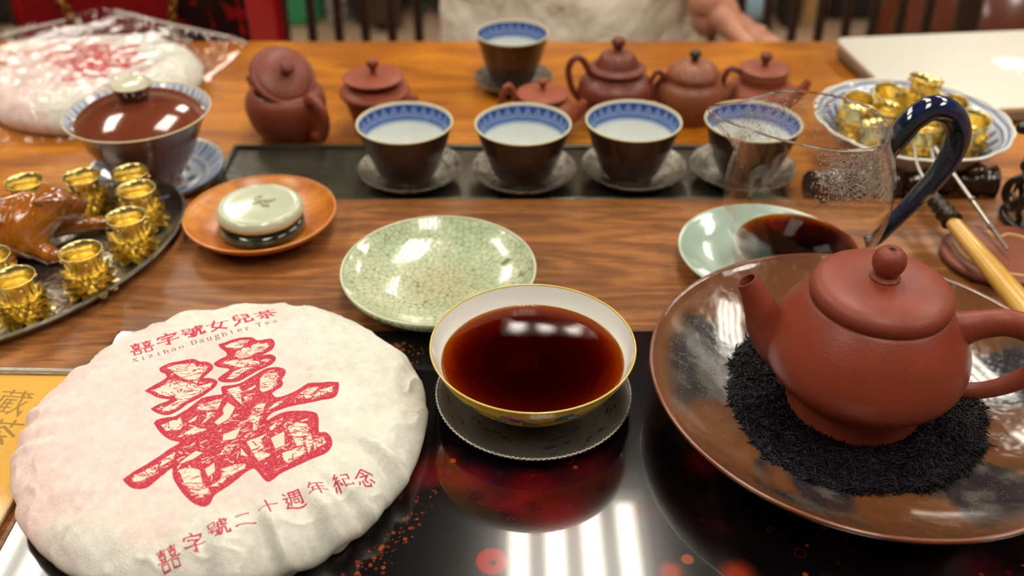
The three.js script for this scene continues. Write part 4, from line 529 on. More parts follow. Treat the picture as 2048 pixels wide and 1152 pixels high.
{
  const r = rng(101), N = 18000, needle = sweep([V(-0.5, 0, 0), V(-0.22, 0.07, 0.13), V(0.12, -0.04, -0.09), V(0.5, 0.05, 0.16)], (q) => 0.027 * (0.4 + Math.sin(Math.PI * q)), { seg: 7, rad: 4, cap: false });
  const im = new THREE.InstancedMesh(needle, M(0x100d13, 0.3, { specularIntensity: 0.38 }), N), m4 = new THREE.Matrix4(), q = new THREE.Quaternion(), e = new THREE.Euler(), col = new THREE.Color();
  for (let i = 0; i < N; i++) {
    const a = r() * Math.PI * 2, lim = 0.063 + 0.0035 * (fbm(Math.cos(a) * 3 + 9, Math.sin(a) * 3, 3) - 0.5) * 4, t = Math.sqrt(r()), rr = (0.024 + (lim - 0.024) * t) * (r() > 0.985 ? 1.04 : 1), pile = 0.0032 * (1 - smoothstep(rr, lim - 0.022, lim)), h = 0.0118 + Math.max(0, rr - 0.05) * 0.25 + pile * r(), s = 0.008 + r() * 0.010;
    e.set((r() - 0.5) * 0.4, r() * 7, (r() - 0.5) * 0.36); q.setFromEuler(e); m4.compose(W(0.1772 + Math.cos(a) * rr, h, 0.3845 + Math.sin(a) * rr), q, V(s, s * (0.7 + r() * 0.5), s * (0.7 + r() * 0.5))); im.setMatrixAt(i, m4); const k = 0.6 + r() * 0.9; im.setColorAt(i, col.setRGB(k, k * 0.96, k));
  }
  im.name = 'tea_leaves'; im.castShadow = im.receiveShadow = true; tag(im, 'heap of thin black twisted tea leaves round the red teapot', 'tea leaves', null, 'stuff'); scene.add(im);
}
{
  const c = clay(0x86351e, 0.38, 2), t = thing('clay_teapot', 'large smooth red clay teapot with ball knob standing on the heap of black tea leaves', 'teapot', W(0.1800, 0.0118, 0.3840), D(-15));
  const body = lathe(smooth([[0, 0.001], [0.031, 0], [0.0336, 0.0008], [0.0343, 0.003], [0.0336, 0.0085], [0.0330, 0.0140], [0.0336, 0.0172], [0.0372, 0.0200], [0.0436, 0.0242], [0.0484, 0.0308], [0.0497, 0.0385], [0.0483, 0.0468], [0.0447, 0.0552], [0.0401, 0.0624], [0.0361, 0.0675], [0.0337, 0.0699], [0.032, 0.0702], [0, 0.0702]], 8), 140);
  part('body', body, c, t);
  part('lid', lathe(smooth([[0.0315, 0.0697], [0.0328, 0.0702], [0.0338, 0.0722], [0.0340, 0.0748], [0.0328, 0.0775], [0.0300, 0.0796], [0.024, 0.0812], [0.012, 0.0824], [0, 0.0828]], 8), 140), c, t);
  part('knob', lathe(smooth([[0.0, 0.081], [0.0068, 0.0822], [0.0072, 0.0834], [0.0058, 0.0846], [0.0054, 0.0856], [0.0066, 0.0872], [0.0078, 0.0905], [0.0076, 0.0945], [0.0055, 0.0978], [0.0024, 0.099], [0.0015, 0.0987], [0.0012, 0.097], [0.0, 0.0968]], 7), 72), c, t, 'ball knob with a small hole');
  part('hole', new THREE.CylinderGeometry(0.00135, 0.00135, 0.0012, 20).translate(0.0, 0.0978, 0), M(0x1a0a06, 0.8), t);
  const sp = [V(-0.031, 0.029, 0), V(-0.0425, 0.0355, 0), V(-0.0500, 0.0440, 0), V(-0.0548, 0.0540, 0), V(-0.0602, 0.0640, 0), V(-0.0638, 0.0692, 0)], rad = (q) => lerp(0.0192, 0.0054, Math.pow(q, 0.6));
  part('spout', mergeGeometries([sweep(sp, rad, { seg: 44, rad: 28, cap: false }), sweep(sp.slice(3), (q) => lerp(0.0050, 0.0043, q), { seg: 16, rad: 28, cap: false })].map((g) => g)), c, t);
  const tip = sp[5], dir = sp[5].clone().sub(sp[4]).normalize(), ring = new THREE.TorusGeometry(0.0049, 0.00055, 10, 36); ring.applyQuaternion(new THREE.Quaternion().setFromUnitVectors(V(0, 0, 1), dir)); ring.translate(tip.x, tip.y, tip.z); part('spout_lip', ring, c, t);
  part('handle', sweep([V(0.0385, 0.0585, 0), V(0.0478, 0.0632, 0), V(0.060, 0.0668, 0), V(0.0735, 0.063, 0), V(0.0812, 0.053, 0), V(0.0792, 0.0415, 0), V(0.070, 0.0305, 0), V(0.058, 0.0235, 0), V(0.0462, 0.0215, 0)], (q) => 0.0062 - 0.0022 * smoothstep(q, 0.1, 0.9) + 0.0022 * Math.exp(-Math.pow(q / 0.07, 2)), { seg: 80, rad: 24, flat: 1.15 }), c, t);
}

// ------------------------------------------------------------------ blue and white bowl of golden lotus cups
{
  const map = canvasTex(1024, 1024, (c, w, h) => { c.fillStyle = '#d9dee4'; c.fillRect(0, 0, w, h); c.translate(w / 2, h / 2); for (let i = 0; i < 30; i++) { c.save(); c.rotate(i / 30 * Math.PI * 2); c.fillStyle = i % 3 ? '#4c6db0' : '#314f98'; c.beginPath(); c.ellipse(0, -392, 26, 46, 0.4, 0, 7); c.fill(); c.fillStyle = '#7f98c8'; c.beginPath(); c.ellipse(20, -330, 18, 30, -0.5, 0, 7); c.fill(); c.restore(); } for (let i = 0; i < 60; i++) { c.save(); c.rotate(i * 2.4); c.fillStyle = '#5a78b4'; c.beginPath(); c.ellipse(0, -60 - i * 4, 12, 26, 0.5, 0, 7); c.fill(); c.restore(); } c.lineWidth = 8; c.strokeStyle = '#3a5ba2'; for (const q of [445, 470]) { c.beginPath(); c.arc(0, 0, q, 0, 7); c.stroke(); } });
  const at = W(0.3150, TABLE, 0.699), t = thing('lobed_bowl', 'blue and white lobed porcelain bowl heaped with golden lotus cups beside the laptop', 'bowl', at);
  const inside = lathe(smooth([[0, 0.012], [0.03, 0.012], [0.048, 0.0165], [0.06, 0.0265], [0.0685, 0.0375], [0.0735, 0.0415]], 6), 144), outside = lathe(smooth([[0.0738, 0.041], [0.069, 0.0355], [0.061, 0.0245], [0.05, 0.013], [0.042, 0.0085], [0.041, 0.0], [0.038, 0], [0.037, 0.006], [0, 0.0062]], 6), 144);
  const lobe = (v) => { const a = Math.atan2(v.z, v.x), k = 1 + 0.022 * (Math.abs(Math.cos(a * 8)) - 0.5) * smoothstep(v.y, 0.018, 0.042); v.x *= k; v.z *= k; };
  warp(inside, lobe); warp(outside, lobe); part('inner_wall', planarUV(inside, 0.155), M(0xffffff, 0.15, { map, clearcoat: 0.7, clearcoatRoughness: 0.06 }), t, 'painted inner wall'); part('outer_wall', outside, M(0xd9d4c6, 0.16, { clearcoat: 0.7 }), t);
  const rim = []; for (let i = 0; i < 144; i++) { const a = i / 144 * Math.PI * 2, v = V(Math.cos(a) * 0.0737, 0.0416, Math.sin(a) * 0.0737); lobe(v); rim.push(v); } part('rim', sweep(rim, 0.0011, { seg: 288, rad: 8, closed: true }), MAT.porcelain, t);
  const r = rng(15); for (let i = 0; i < 14; i++) { const ring = i < 9 ? 0 : i < 13 ? 1 : 2, a = ring === 0 ? i / 9 * Math.PI * 2 + 0.3 : (i - 9) / 4 * Math.PI * 2, d = ring === 0 ? 0.043 : ring === 1 ? 0.020 : 0, c = copyOf(lotus0, at.clone().add(V(Math.cos(a) * d, ring === 0 ? 0.0195 : ring === 1 ? 0.0195 : 0.044, Math.sin(a) * d)), r() * 6, `golden lotus cup in the lobed bowl, ${['at its right end nearest the carved stand', 'at its right front', 'at its front under the blue jug handle', 'at its front beside the pick prongs', 'at its left front behind the jug', 'at its left end', 'at its left back', 'at its back nearest the laptop corner', 'at its right back', 'right of the topmost one', 'just in front of the topmost one', 'left of the topmost one', 'just behind the topmost one', 'topmost of the heap'][i]}`); c.userData.group = 'golden lotus cups heaped in the blue and white bowl'; c.rotation.order = 'XYZ'; if (ring === 0) { c.rotation.x = Math.sin(a) * -0.25; c.rotation.z = Math.cos(a) * 0.25; } else { c.rotation.x = (r() - 0.5) * 0.3; c.rotation.z = (r() - 0.5) * 0.3; } }
}

// ------------------------------------------------------------------ laptop
{
  const t = thing('laptop', 'closed silver laptop lying at the right far side of the table', 'laptop', W(0.4680, TABLE, 0.862), D(6.2)), al = M(0xdcd8cc, 0.36, { metalness: 0.35 }), dkm = M(0x1c1c1c, 0.5);
  const slab = (w, d, r, h, b) => { const s = new THREE.Shape(), x = w / 2 - r, y = d / 2 - r; s.absarc(x, y, r, 0, Math.PI / 2); s.absarc(-x, y, r, Math.PI / 2, Math.PI); s.absarc(-x, -y, r, Math.PI, Math.PI * 1.5); s.absarc(x, -y, r, Math.PI * 1.5, Math.PI * 2); return new THREE.ExtrudeGeometry(s, { depth: h - 2 * b, bevelEnabled: true, bevelThickness: b, bevelSize: b, bevelOffset: -b, bevelSegments: 3, curveSegments: 12 }).rotateX(-Math.PI / 2).translate(0, b, 0); };
  part('base', slab(0.272, 0.172, 0.011, 0.0095, 0.003).translate(0, 0.002, 0), M(0x8e8a80, 0.4, { metalness: 0.5 }), t); part('lid', slab(0.274, 0.174, 0.011, 0.0052, 0.0012).translate(0, 0.0123, 0), al, t);
  for (const a of [-1, 1]) for (const b of [-1, 1]) part('foot', new THREE.CylinderGeometry(0.006, 0.006, 0.0022, 20).translate(a * 0.115, 0.0011, b * 0.068), dkm, t);
  const L = new THREE.Shape(); L.moveTo(0, 0.012); L.bezierCurveTo(0.006, 0.017, 0.0155, 0.0145, 0.0165, 0.008); L.bezierCurveTo(0.0115, 0.005, 0.0115, -0.002, 0.017, -0.0045); L.bezierCurveTo(0.014, -0.013, 0.008, -0.018, 0.003, -0.0155); L.bezierCurveTo(0.001, -0.0148, -0.001, -0.0148, -0.003, -0.0155); L.bezierCurveTo(-0.01, -0.018, -0.0185, -0.006, -0.0165, 0.004); L.bezierCurveTo(-0.015, 0.0135, -0.006, 0.016, 0, 0.012);
  const L2 = new THREE.Shape(); L2.moveTo(0, 0.0155); L2.bezierCurveTo(0, 0.02, 0.004, 0.0235, 0.008, 0.0235); L2.bezierCurveTo(0.008, 0.019, 0.004, 0.0155, 0, 0.0155);
  const eg = mergeGeometries([L, L2].map((s) => new THREE.ExtrudeGeometry(s, { depth: 0.0003, bevelEnabled: false, curveSegments: 14 }))).rotateX(-Math.PI / 2).rotateY(Math.PI).translate(0.004, 0.01745, -0.004);
  part('emblem', eg, M(0xffffff, 0.25), t, 'mirror-bright bitten fruit emblem');
}

// ------------------------------------------------------------------ tea picks, clay coaster, brown log, carved stand and figure
{
  const t = thing('clay_coaster', 'flat red-brown clay rest with cream inlaid curves under the bone-handled pick', 'coaster', W(0.3285, 0, 0.541)); t.scale.set(0.9, 1, 0.9);
  const g = lathe(smooth([[0, 0], [0.042, 0], [0.046, 0.002], [0.047, 0.0045], [0.0455, 0.0066], [0.03, 0.0072], [0, 0.0072]], 5), 96); const dent = (v) => { const a = Math.atan2(v.z, v.x), k = 0.92 + 0.06 * Math.cos(a * 2 + 0.6) - 0.16 * Math.exp(-Math.pow((a + 1.45) / 0.25, 2)); v.x *= k; v.z *= k; }; warp(g, dent); seamFixLathe(g, 96);
  part('disc', g, clay(0x85482f, 0.55), t); const im = M(0xdcae78, 0.6);
  part('inlay', sweep([V(-0.034, 0.0068, -0.012), V(-0.032, 0.0068, 0.01), V(-0.018, 0.0068, 0.027), V(0.004, 0.0068, 0.034), V(0.026, 0.0068, 0.029), V(0.037, 0.0066, 0.014)], 0.0024, { seg: 50, rad: 10, flat: 0.5 }), im, t, 'outer cream curve'); part('inlay', sweep([V(-0.003, 0.007, -0.026), V(0.002, 0.007, -0.017), V(0.012, 0.007, -0.022), V(0.024, 0.007, -0.014), V(0.026, 0.007, 0.002), V(0.014, 0.007, 0.01)], 0.0022, { seg: 50, rad: 10, flat: 0.5 }), im, t, 'cream curve');
}
{
  const log = sweep([V(-0.078, 0, 0.008), V(-0.05, 0.001, 0.002), V(-0.01, 0, 0), V(0.03, 0.001, -0.003), V(0.062, 0, 0.002)], (q) => 0.0125 + 0.0018 * Math.sin(q * 21) + 0.002 * Math.sin(q * 43 + 1), { seg: 80, rad: 28 }); warp(log, (v) => { const k = 1 + 0.09 * (fbm(v.x * 90 + 40, v.y * 90 + v.z * 60 + 40, 3) - 0.5); v.y *= k; v.z *= k; }); seamFix(log, 28, 80);
  const t = thing('lacquered_root', 'shiny dark brown knotted root lying behind the glass jug', 'root', W(0.300, TABLE + 0.0152, 0.640), 0.03);
  part('trunk', log, M(0x2c150d, 0.25, { clearcoat: 0.9, clearcoatRoughness: 0.12 }), t); for (const [x, y, z, s] of [[-0.04, 0.012, 0.008, 0.006], [0.01, 0.014, 0.006, 0.005], [0.045, 0.013, 0.004, 0.0065]]) part('knot', new THREE.SphereGeometry(s, 14, 10).scale(1.3, 0.8, 1).translate(x, y, z), M(0x3a1e12, 0.25, { clearcoat: 0.9 }), t);
}
{
  const a = W(0.2960, 0.0205, 0.5585), b = W(0.3085, 0.0155, 0.440), t = thing('bone_handled_pick', 'tea pick with a flat yellow bone handle, dark twisted ferrule and two steel prongs', 'tea pick', a);
  const d = b.clone().sub(a), at = (q) => d.clone().multiplyScalar(q), bone = tex(256, 256, (u, v) => { const n = fbm(u * 4, v * 60, 3); return mix3([226, 184, 96], [206, 152, 62], n); });
  part('handle', sweep([at(0.0), at(0.25), at(0.5), at(0.75), at(1)], (q) => (0.0040 + 0.0028 * q) * (q < 0.02 || q > 0.98 ? 0.75 : 1), { seg: 60, rad: 20, flat: 1.35 }), M(0xffffff, 0.3, { map: bone, clearcoat: 0.5, clearcoatRoughness: 0.15 }), t);
  const fer = sweep([at(0.015), at(-0.10), at(-0.22)], (q) => 0.0064 - 0.0018 * q + 0.0009 * Math.sin(q * 22), { seg: 40, rad: 18 }); warp(fer, (v) => { v.x += (noise(v.z * 700, v.y * 700) - 0.5) * 0.0014; v.y += (noise(v.z * 700 + 9, v.x * 700) - 0.5) * 0.0014; });
  part('ferrule', fer, M(0x4a423c, 0.35, { metalness: 0.8 }), t, 'dark ornate ferrule');
  const p1 = W(0.2965, 0.033, 0.642).sub(a), p2 = W(0.2925, 0.028, 0.618).sub(a);
  part('prong', sweep([at(-0.18), p2, p1], (q) => 0.0016 - 0.0005 * q, { seg: 30, rad: 10 }), MAT.steel, t); part('prong', sweep([at(-0.2), W(0.3055, 0.026, 0.62).sub(a), W(0.3105, 0.031, 0.646).sub(a)], (q) => 0.0015 - 0.0004 * q, { seg: 30, rad: 10 }), MAT.steel, t);
  const n0 = W(0.3135, 0.030, 0.6485), n1 = W(0.3262, 0.0125, 0.5345), s = thing('silver_skewer', 'long straight silver tea needle beside the bone-handled pick', 'tea needle', n0), dd = n1.clone().sub(n0);
  part('needle', sweep([V(0, 0, 0), dd.clone().multiplyScalar(0.5), dd.clone().multiplyScalar(0.8)], (q) => 0.0019 - 0.0006 * q, { seg: 30, rad: 12 }), MAT.steel, s);
  part('twisted_tip', sweep([dd.clone().multiplyScalar(0.78), dd.clone().multiplyScalar(0.9), dd], (q) => 0.0016 + 0.0006 * Math.sin(q * 60) - 0.0008 * q, { seg: 80, rad: 10 }), MAT.steel, s);
  part('collar', new THREE.TorusGeometry(0.0022, 0.0008, 8, 20).applyQuaternion(new THREE.Quaternion().setFromUnitVectors(V(0, 0, 1), dd.clone().normalize())).translate(dd.x * 0.55, dd.y * 0.55, dd.z * 0.55), MAT.steel, s);
}
{
  const bk = M(0x120d0b, 0.3, { clearcoat: 0.6, clearcoatRoughness: 0.2 }), at = W(0.3755, 0, 0.590), t = thing('carved_stand', 'small round black openwork wooden stand at the right edge of the photograph', 'stand', at);
  part('top', lathe(smooth([[0, 0.03], [0.018, 0.03], [0.0205, 0.031], [0.021, 0.0335], [0.0195, 0.0355], [0.017, 0.0362], [0, 0.0362]], 5), 60), bk, t); part('foot_ring', new THREE.TorusGeometry(0.0245, 0.0028, 10, 60).rotateX(Math.PI / 2).translate(0, 0.0028, 0), bk, t);
  for (let i = 0; i < 7; i++) { const a = i / 7 * Math.PI * 2, c = Math.cos(a), s = Math.sin(a), pt = (r, y) => V(c * r, y, s * r); part('leg', sweep([pt(0.0195, 0.0325), pt(0.0262, 0.026), pt(0.0275, 0.0165), pt(0.0232, 0.0085), pt(0.0245, 0.003)], 0.0022, { seg: 24, rad: 8 }), bk, t); const b = a + Math.PI / 7; part('fretwork', new THREE.TorusGeometry(0.0056, 0.0014, 8, 24).rotateY(Math.PI / 2 - b).translate(Math.cos(b) * 0.0248, 0.0165, Math.sin(b) * 0.0248), bk, t); }
  const r = rng(3), bones = [[0, 0.012, 0, 0, 0.03, 0.002, 0.0135, 0.0115], [0, 0.03, 0.002, -0.003, 0.048, 0.004, 0.0115, 0.009], [-0.003, 0.05, 0.004, -0.006, 0.058, 0.007, 0.0095, 0.0085], [-0.006, 0.056, 0.009, -0.009, 0.054, 0.016, 0.0065, 0.0045], [0, 0.006, 0.004, -0.006, 0.004, 0.011, 0.0075, 0.005], [0, 0.006, 0.004, 0.009, 0.004, 0.01, 0.007, 0.005], [0.004, 0.012, -0.01, 0.01, 0.026, -0.014, 0.006, 0.0045]]; for (let i = 0; i < 26; i++) { const a = r() * 7, y = 0.008 + r() * 0.05; bones.push([Math.cos(a) * 0.010, y, Math.sin(a) * 0.010, Math.cos(a) * 0.0125, y + 0.002, Math.sin(a) * 0.0125, 0.0035, 0.0026]); } bones.push([-0.008, 0.036, 0.004, -0.02, 0.041, 0.004, 0.0085, 0.0065], [-0.02, 0.041, 0.004, -0.0285, 0.0405, 0.006, 0.0062, 0.0042], [-0.006, 0.018, 0.006, -0.018, 0.014, 0.009, 0.0075, 0.005], [-0.02, 0.043, 0.004, -0.019, 0.052, 0.003, 0.005, 0.003]);
  solo('black_figurine', blob(bones, 0.0028, 0.0013), bk, at.clone().add(V(-0.009, 0.0358, 0)), 'knobbly black carved figure on the openwork stand at the right edge', 'figurine');
}

// ------------------------------------------------------------------ yellow booklet in a clear sleeve
{
  const map = canvasTex(1024, 1024, (c, w, h) => {           // 0.2 m square, right edge of the booklet at the right
    const r = rng(6); c.fillStyle = '#dfaa3e'; c.fillRect(0, 0, w, h); for (let i = 0; i < 26000; i++) { c.fillStyle = r() > 0.5 ? 'rgba(250,214,120,0.3)' : 'rgba(180,126,30,0.25)'; c.fillRect(r() * w, r() * h, 2, 2); }
    c.strokeStyle = c.fillStyle = '#9a7628'; glyph(c, '藏', 862, 120, 106, 0.1, 5.5, 0.9); glyph(c, '茶', 884, 240, 106, 0.1, 7, 0.9); c.strokeStyle = '#f3d78a'; c.lineWidth = 2;
  });
  const t = thing('yellow_booklet', 'yellow speckled booklet with brown characters in a clear sleeve at the left edge', 'booklet', W(-0.343, 0, 0.319), D(-1));
  const g = new RoundedBoxGeometry(0.2, 0.004, 0.2, 2, 0.001), p = g.attributes.position, u = g.attributes.uv; for (let i = 0; i < p.count; i++) u.setXY(i, p.getX(i) / 0.2 + 0.5, 0.5 - p.getZ(i) / 0.2);
  part('booklet', g.translate(0, 0.0022, 0), M(0xffffff, 0.5, { map, metalness: 0.1, bumpMap: withRepeat(bumpFine, 4, 4), bumpScale: 0.0002 }), t);
  part('clear_sleeve', rbox(0.206, 0.0055, 0.206, 0.0015, 0.00285), M(0xffffff, 0.06, { transmission: 1, thickness: 0, ior: 1.4 }), t);
  part('sleeve_seam', sweep([V(-0.103, 0.005, -0.1015), V(0, 0.0054, -0.1022), V(0.099, 0.005, -0.1018), V(0.1035, 0.0045, -0.0985)], 0.0021, { seg: 60, rad: 10 }), M(0xd8d2c4, 0.12, { transmission: 0.75, thickness: 0 }), t, 'clear folded top edge');
}

// ------------------------------------------------------------------ tea cake in a crumpled clear bag
{
  const cx = -0.382, cf = 0.836;
  const cg = cakeGeometry(0.0945, 0.032, [[40, 5, 0.0012], [80, 6, 0.0016], [120, 5, 0.0014], [200, 5, 0.001], [300, 6, 0.001]], (x, z) => { const a = 0.49, X = (x * Math.cos(a) - z * Math.sin(a)) * 1.16, Z = (x * Math.sin(a) + z * Math.cos(a)) * 1.16; return [X / CAKE_SIZE + 0.5 + 0.02, 0.5 - (Z + 0.014) / CAKE_SIZE]; }, 4);
  solo('wrapped_tea_cake', cg, paperM, W(cx, TABLE + 0.0012, cf), 'second tea cake in cream printed paper, inside the crumpled clear bag', 'tea cake');
  const edge = [[-0.262, 0.925, 0.012], [-0.285, 0.865, 0.002], [-0.302, 0.80, 0.001], [-0.345, 0.742, 0.001], [-0.40, 0.727, 0.001], [-0.47, 0.745, 0.001], [-0.53, 0.79, 0.001], [-0.56, 0.86, 0.003], [-0.555, 0.92, 0.010], [-0.50, 0.94, 0.018], [-0.45, 0.952, 0.026], [-0.40, 0.957, 0.033], [-0.345, 0.948, 0.024]];
  const loop = new THREE.CatmullRomCurve3(edge.map(([x, f, h]) => V(x - cx, h, cf - f)), true, 'catmullrom', 0.35), nt = 260, nr = 70, pos = [], idx = [], bot = [];
  for (let i = 0; i <= nr; i++) for (let j = 0; j <= nt; j++) {
    const s = i / nr, e = loop.getPoint((j % nt) / nt), L = Math.hypot(e.x, e.z), x = e.x * s, z = e.z * s, r = L * s, cover = 0.0345 * (1 - smoothstep(r, 0.082, 0.108)), out = e.y * smoothstep(s, 0.55, 1), w = Math.pow(1 - Math.abs(fbm(x * 26 + 50, z * 26 + 50, 3) * 2 - 1), 4) * 0.009 + (fbm(x * 70 + 10, z * 70 + 10, 3) - 0.3) * 0.010;
    pos.push(x, 0.0022 + Math.max(cover, out) + Math.max(0, w) * (0.25 + 0.75 * smoothstep(r, 0.05, 0.11)) * (1 - 0.6 * smoothstep(s, 0.9, 1)), z); bot.push(x, 0.0006 + out * 0.95, z);
  }
  for (let i = 0; i < nr; i++) for (let j = 0; j < nt; j++) { const a = i * (nt + 1) + j, b = a + nt + 1; idx.push(a, a + 1, b, b, a + 1, b + 1); }
  const mk = (p) => { const g = new THREE.BufferGeometry(); g.setAttribute('position', new THREE.Float32BufferAttribute(p, 3)); g.setIndex(idx); g.computeVertexNormals(); return g; }, film = M(0xffffff, 0.1, { transmission: 1, thickness: 0, ior: 1.5 });
  const t = thing('clear_bag', 'crumpled clear plastic zip bag round the second tea cake at the far left', 'bag', W(cx, TABLE, cf)); part('upper_film', mk(pos), film, t); part('lower_film', mk(bot), film, t);
  const z = (a, b) => { const p = []; for (let k = 0; k <= 12; k++) { const e = loop.getPoint(((lerp(a, b, k / 12) / edge.length) + 1) % 1); p.push(V(e.x * 0.985, e.y + 0.003, e.z * 0.985)); } return p; };
  part('zip_seal', sweep(z(11, 13), 0.0016, { seg: 60, rad: 8 }), M(0xe9e6df, 0.2, { transmission: 0.6, thickness: 0 }), t, 'whitish zip strip'); part('zip_seal', sweep(z(8.4, 10), 0.0016, { seg: 60, rad: 8 }), M(0xe9e6df, 0.2, { transmission: 0.6, thickness: 0 }), t, 'whitish zip strip');
}

// ------------------------------------------------------------------ bench with spindles, red gift bag, person
const SEAT = 0.45, BF = 1.33;
{
  const t = thing('spindle_bench', 'long dark wooden bench with a spindle back on the far side of the table', 'bench', V(0, 0, 0));
  part('seat', rbox(1.78, 0.035, 0.40, 0.01, SEAT - 0.0175).translate(-0.205, 0, -1.17), MAT.darkWood, t); part('top_rail', rbox(1.78, 0.06, 0.03, 0.012, 0.96).translate(-0.205, 0, -BF - 0.075), MAT.darkWood, t);
  const sg = lathe(smooth([[0, 0], [0.006, 0], [0.0066, 0.06], [0.0072, 0.25], [0.0066, 0.42], [0.006, 0.492], [0, 0.492]], 3), 12);
  for (let i = 0; i < 43; i++) { const m = part('spindle', sg, MAT.darkWood, t); m.position.set(-1.02 + i * 0.0385, SEAT - 0.003, -BF); m.rotation.x = -0.15; }
  for (const s of [-1, 1]) { part('post', sweep([V(s * 0.86 - 0.205, SEAT - 0.01, -BF), V(s * 0.86 - 0.205, 0.98, -BF - 0.08)], 0.018, { seg: 10, rad: 14 }), MAT.darkWood, t); }
  for (const s of [-1, 0, 1]) for (const f of [1.0, 1.34]) part('leg', lathe(smooth([[0, 0], [0.016, 0], [0.018, 0.05], [0.024, 0.25], [0.022, SEAT - 0.03], [0, SEAT - 0.03]], 3), 16).translate(s * 0.83 - 0.205, 0, -f), MAT.darkWood, t);
  for (const f of [1.0, 1.34]) part('stretcher', new THREE.CylinderGeometry(0.011, 0.011, 1.66, 12).rotateZ(Math.PI / 2).translate(-0.205, 0.16, -f), MAT.darkWood, t);
}
{
  const red = M(0xa3121a, 0.35, { clearcoat: 0.3, clearcoatRoughness: 0.2 }), bright = M(0xc0141c, 0.4), w = 0.265, d = 0.165, h = 0.41, at = V(-0.435, SEAT, -1.165);
  const front = canvasTex(1024, 1536, (c, W2, H2) => { c.fillStyle = '#8c0c14'; c.fillRect(0, 0, W2, H2); const wing = (x, y, s, a) => { c.save(); c.translate(x, y); c.rotate(a); c.fillStyle = '#22080a'; for (const k of [-1, 1]) { c.beginPath(); c.moveTo(0, 0); c.bezierCurveTo(k * s * 0.5, -s * 1.1, k * s * 1.5, -s * 0.9, k * s * 1.2, -s * 0.1); c.bezierCurveTo(k * s * 1.1, s * 0.3, k * s * 0.4, s * 0.2, 0, 0); c.fill(); c.beginPath(); c.moveTo(0, 0); c.bezierCurveTo(k * s * 0.9, s * 0.1, k * s * 1.0, s * 0.9, k * s * 0.5, s * 0.95); c.bezierCurveTo(k * s * 0.2, s * 0.8, 0, s * 0.4, 0, 0); c.fill(); c.fillStyle = '#8c0c14'; c.beginPath(); c.ellipse(k * s * 0.8, -s * 0.4, s * 0.14, s * 0.09, 0.5, 0, 7); c.fill(); c.fillStyle = '#22080a'; } c.restore(); }; wing(860, 520, 150, 0.5); wing(900, 380, 120, -0.7); wing(760, 860, 170, 0.2); wing(300, 1150, 150, -0.4); wing(620, 200, 120, 0.9); wing(930, 660, 120, 1.2); });
  const t = thing('red_gift_bag', 'tall dark red paper gift bag with black butterflies at the far left', 'gift bag', at, 0.0);
  const fg = new THREE.BoxGeometry(w, h, 0.0016); part('front_panel', fg.translate(0, h / 2, d / 2), M(0xffffff, 0.4, { map: front, clearcoat: 0.3 }), t, 'front with black butterflies'); part('back_panel', new THREE.BoxGeometry(w, h, 0.0016).translate(0, h / 2, -d / 2), red, t); part('base', new THREE.BoxGeometry(w, 0.0016, d).translate(0, 0.001, 0), red, t);
  for (const s of [-1, 1]) for (const q of [-1, 1]) { const g = new THREE.BoxGeometry(0.0016, h, d / 2 + 0.003); part('gusset', g.rotateY(q * s * -0.1).translate(s * (w / 2 - 0.004), h / 2, q * d / 4), bright, t, 'bright red side fold'); }
  const gold = M(0xb98a42, 0.3, { metalness: 0.9 }), link = new THREE.TorusGeometry(0.006, 0.0017, 8, 18).scale(0.72, 1.15, 1), chain = thing('gold_chain_handle', 'gold chain loop hanging on the red gift bag', 'chain', at.clone().add(V(0, 0, d / 2 + 0.007)));
  const cv = new THREE.CatmullRomCurve3([V(-0.085, 0.40, 0), V(-0.078, 0.33, 0.001), V(-0.062, 0.285, 0.002), V(-0.02, 0.238, 0.002), V(0.02, 0.238, 0.002), V(0.048, 0.285, 0.002), V(0.058, 0.33, 0.001), V(0.062, 0.40, 0)]), n = 46; const pts = cv.getSpacedPoints(n);
  for (let i = 0; i < n; i++) { const m = part('link', link, gold, chain), a = pts[i].clone().add(pts[i + 1]).multiplyScalar(0.5), dir = pts[i + 1].clone().sub(pts[i]).normalize(); m.position.copy(a); m.quaternion.setFromUnitVectors(V(0, 1, 0), dir).multiply(new THREE.Quaternion().setFromAxisAngle(V(0, 1, 0), i % 2 ? 0.9 : -0.5)); }
}
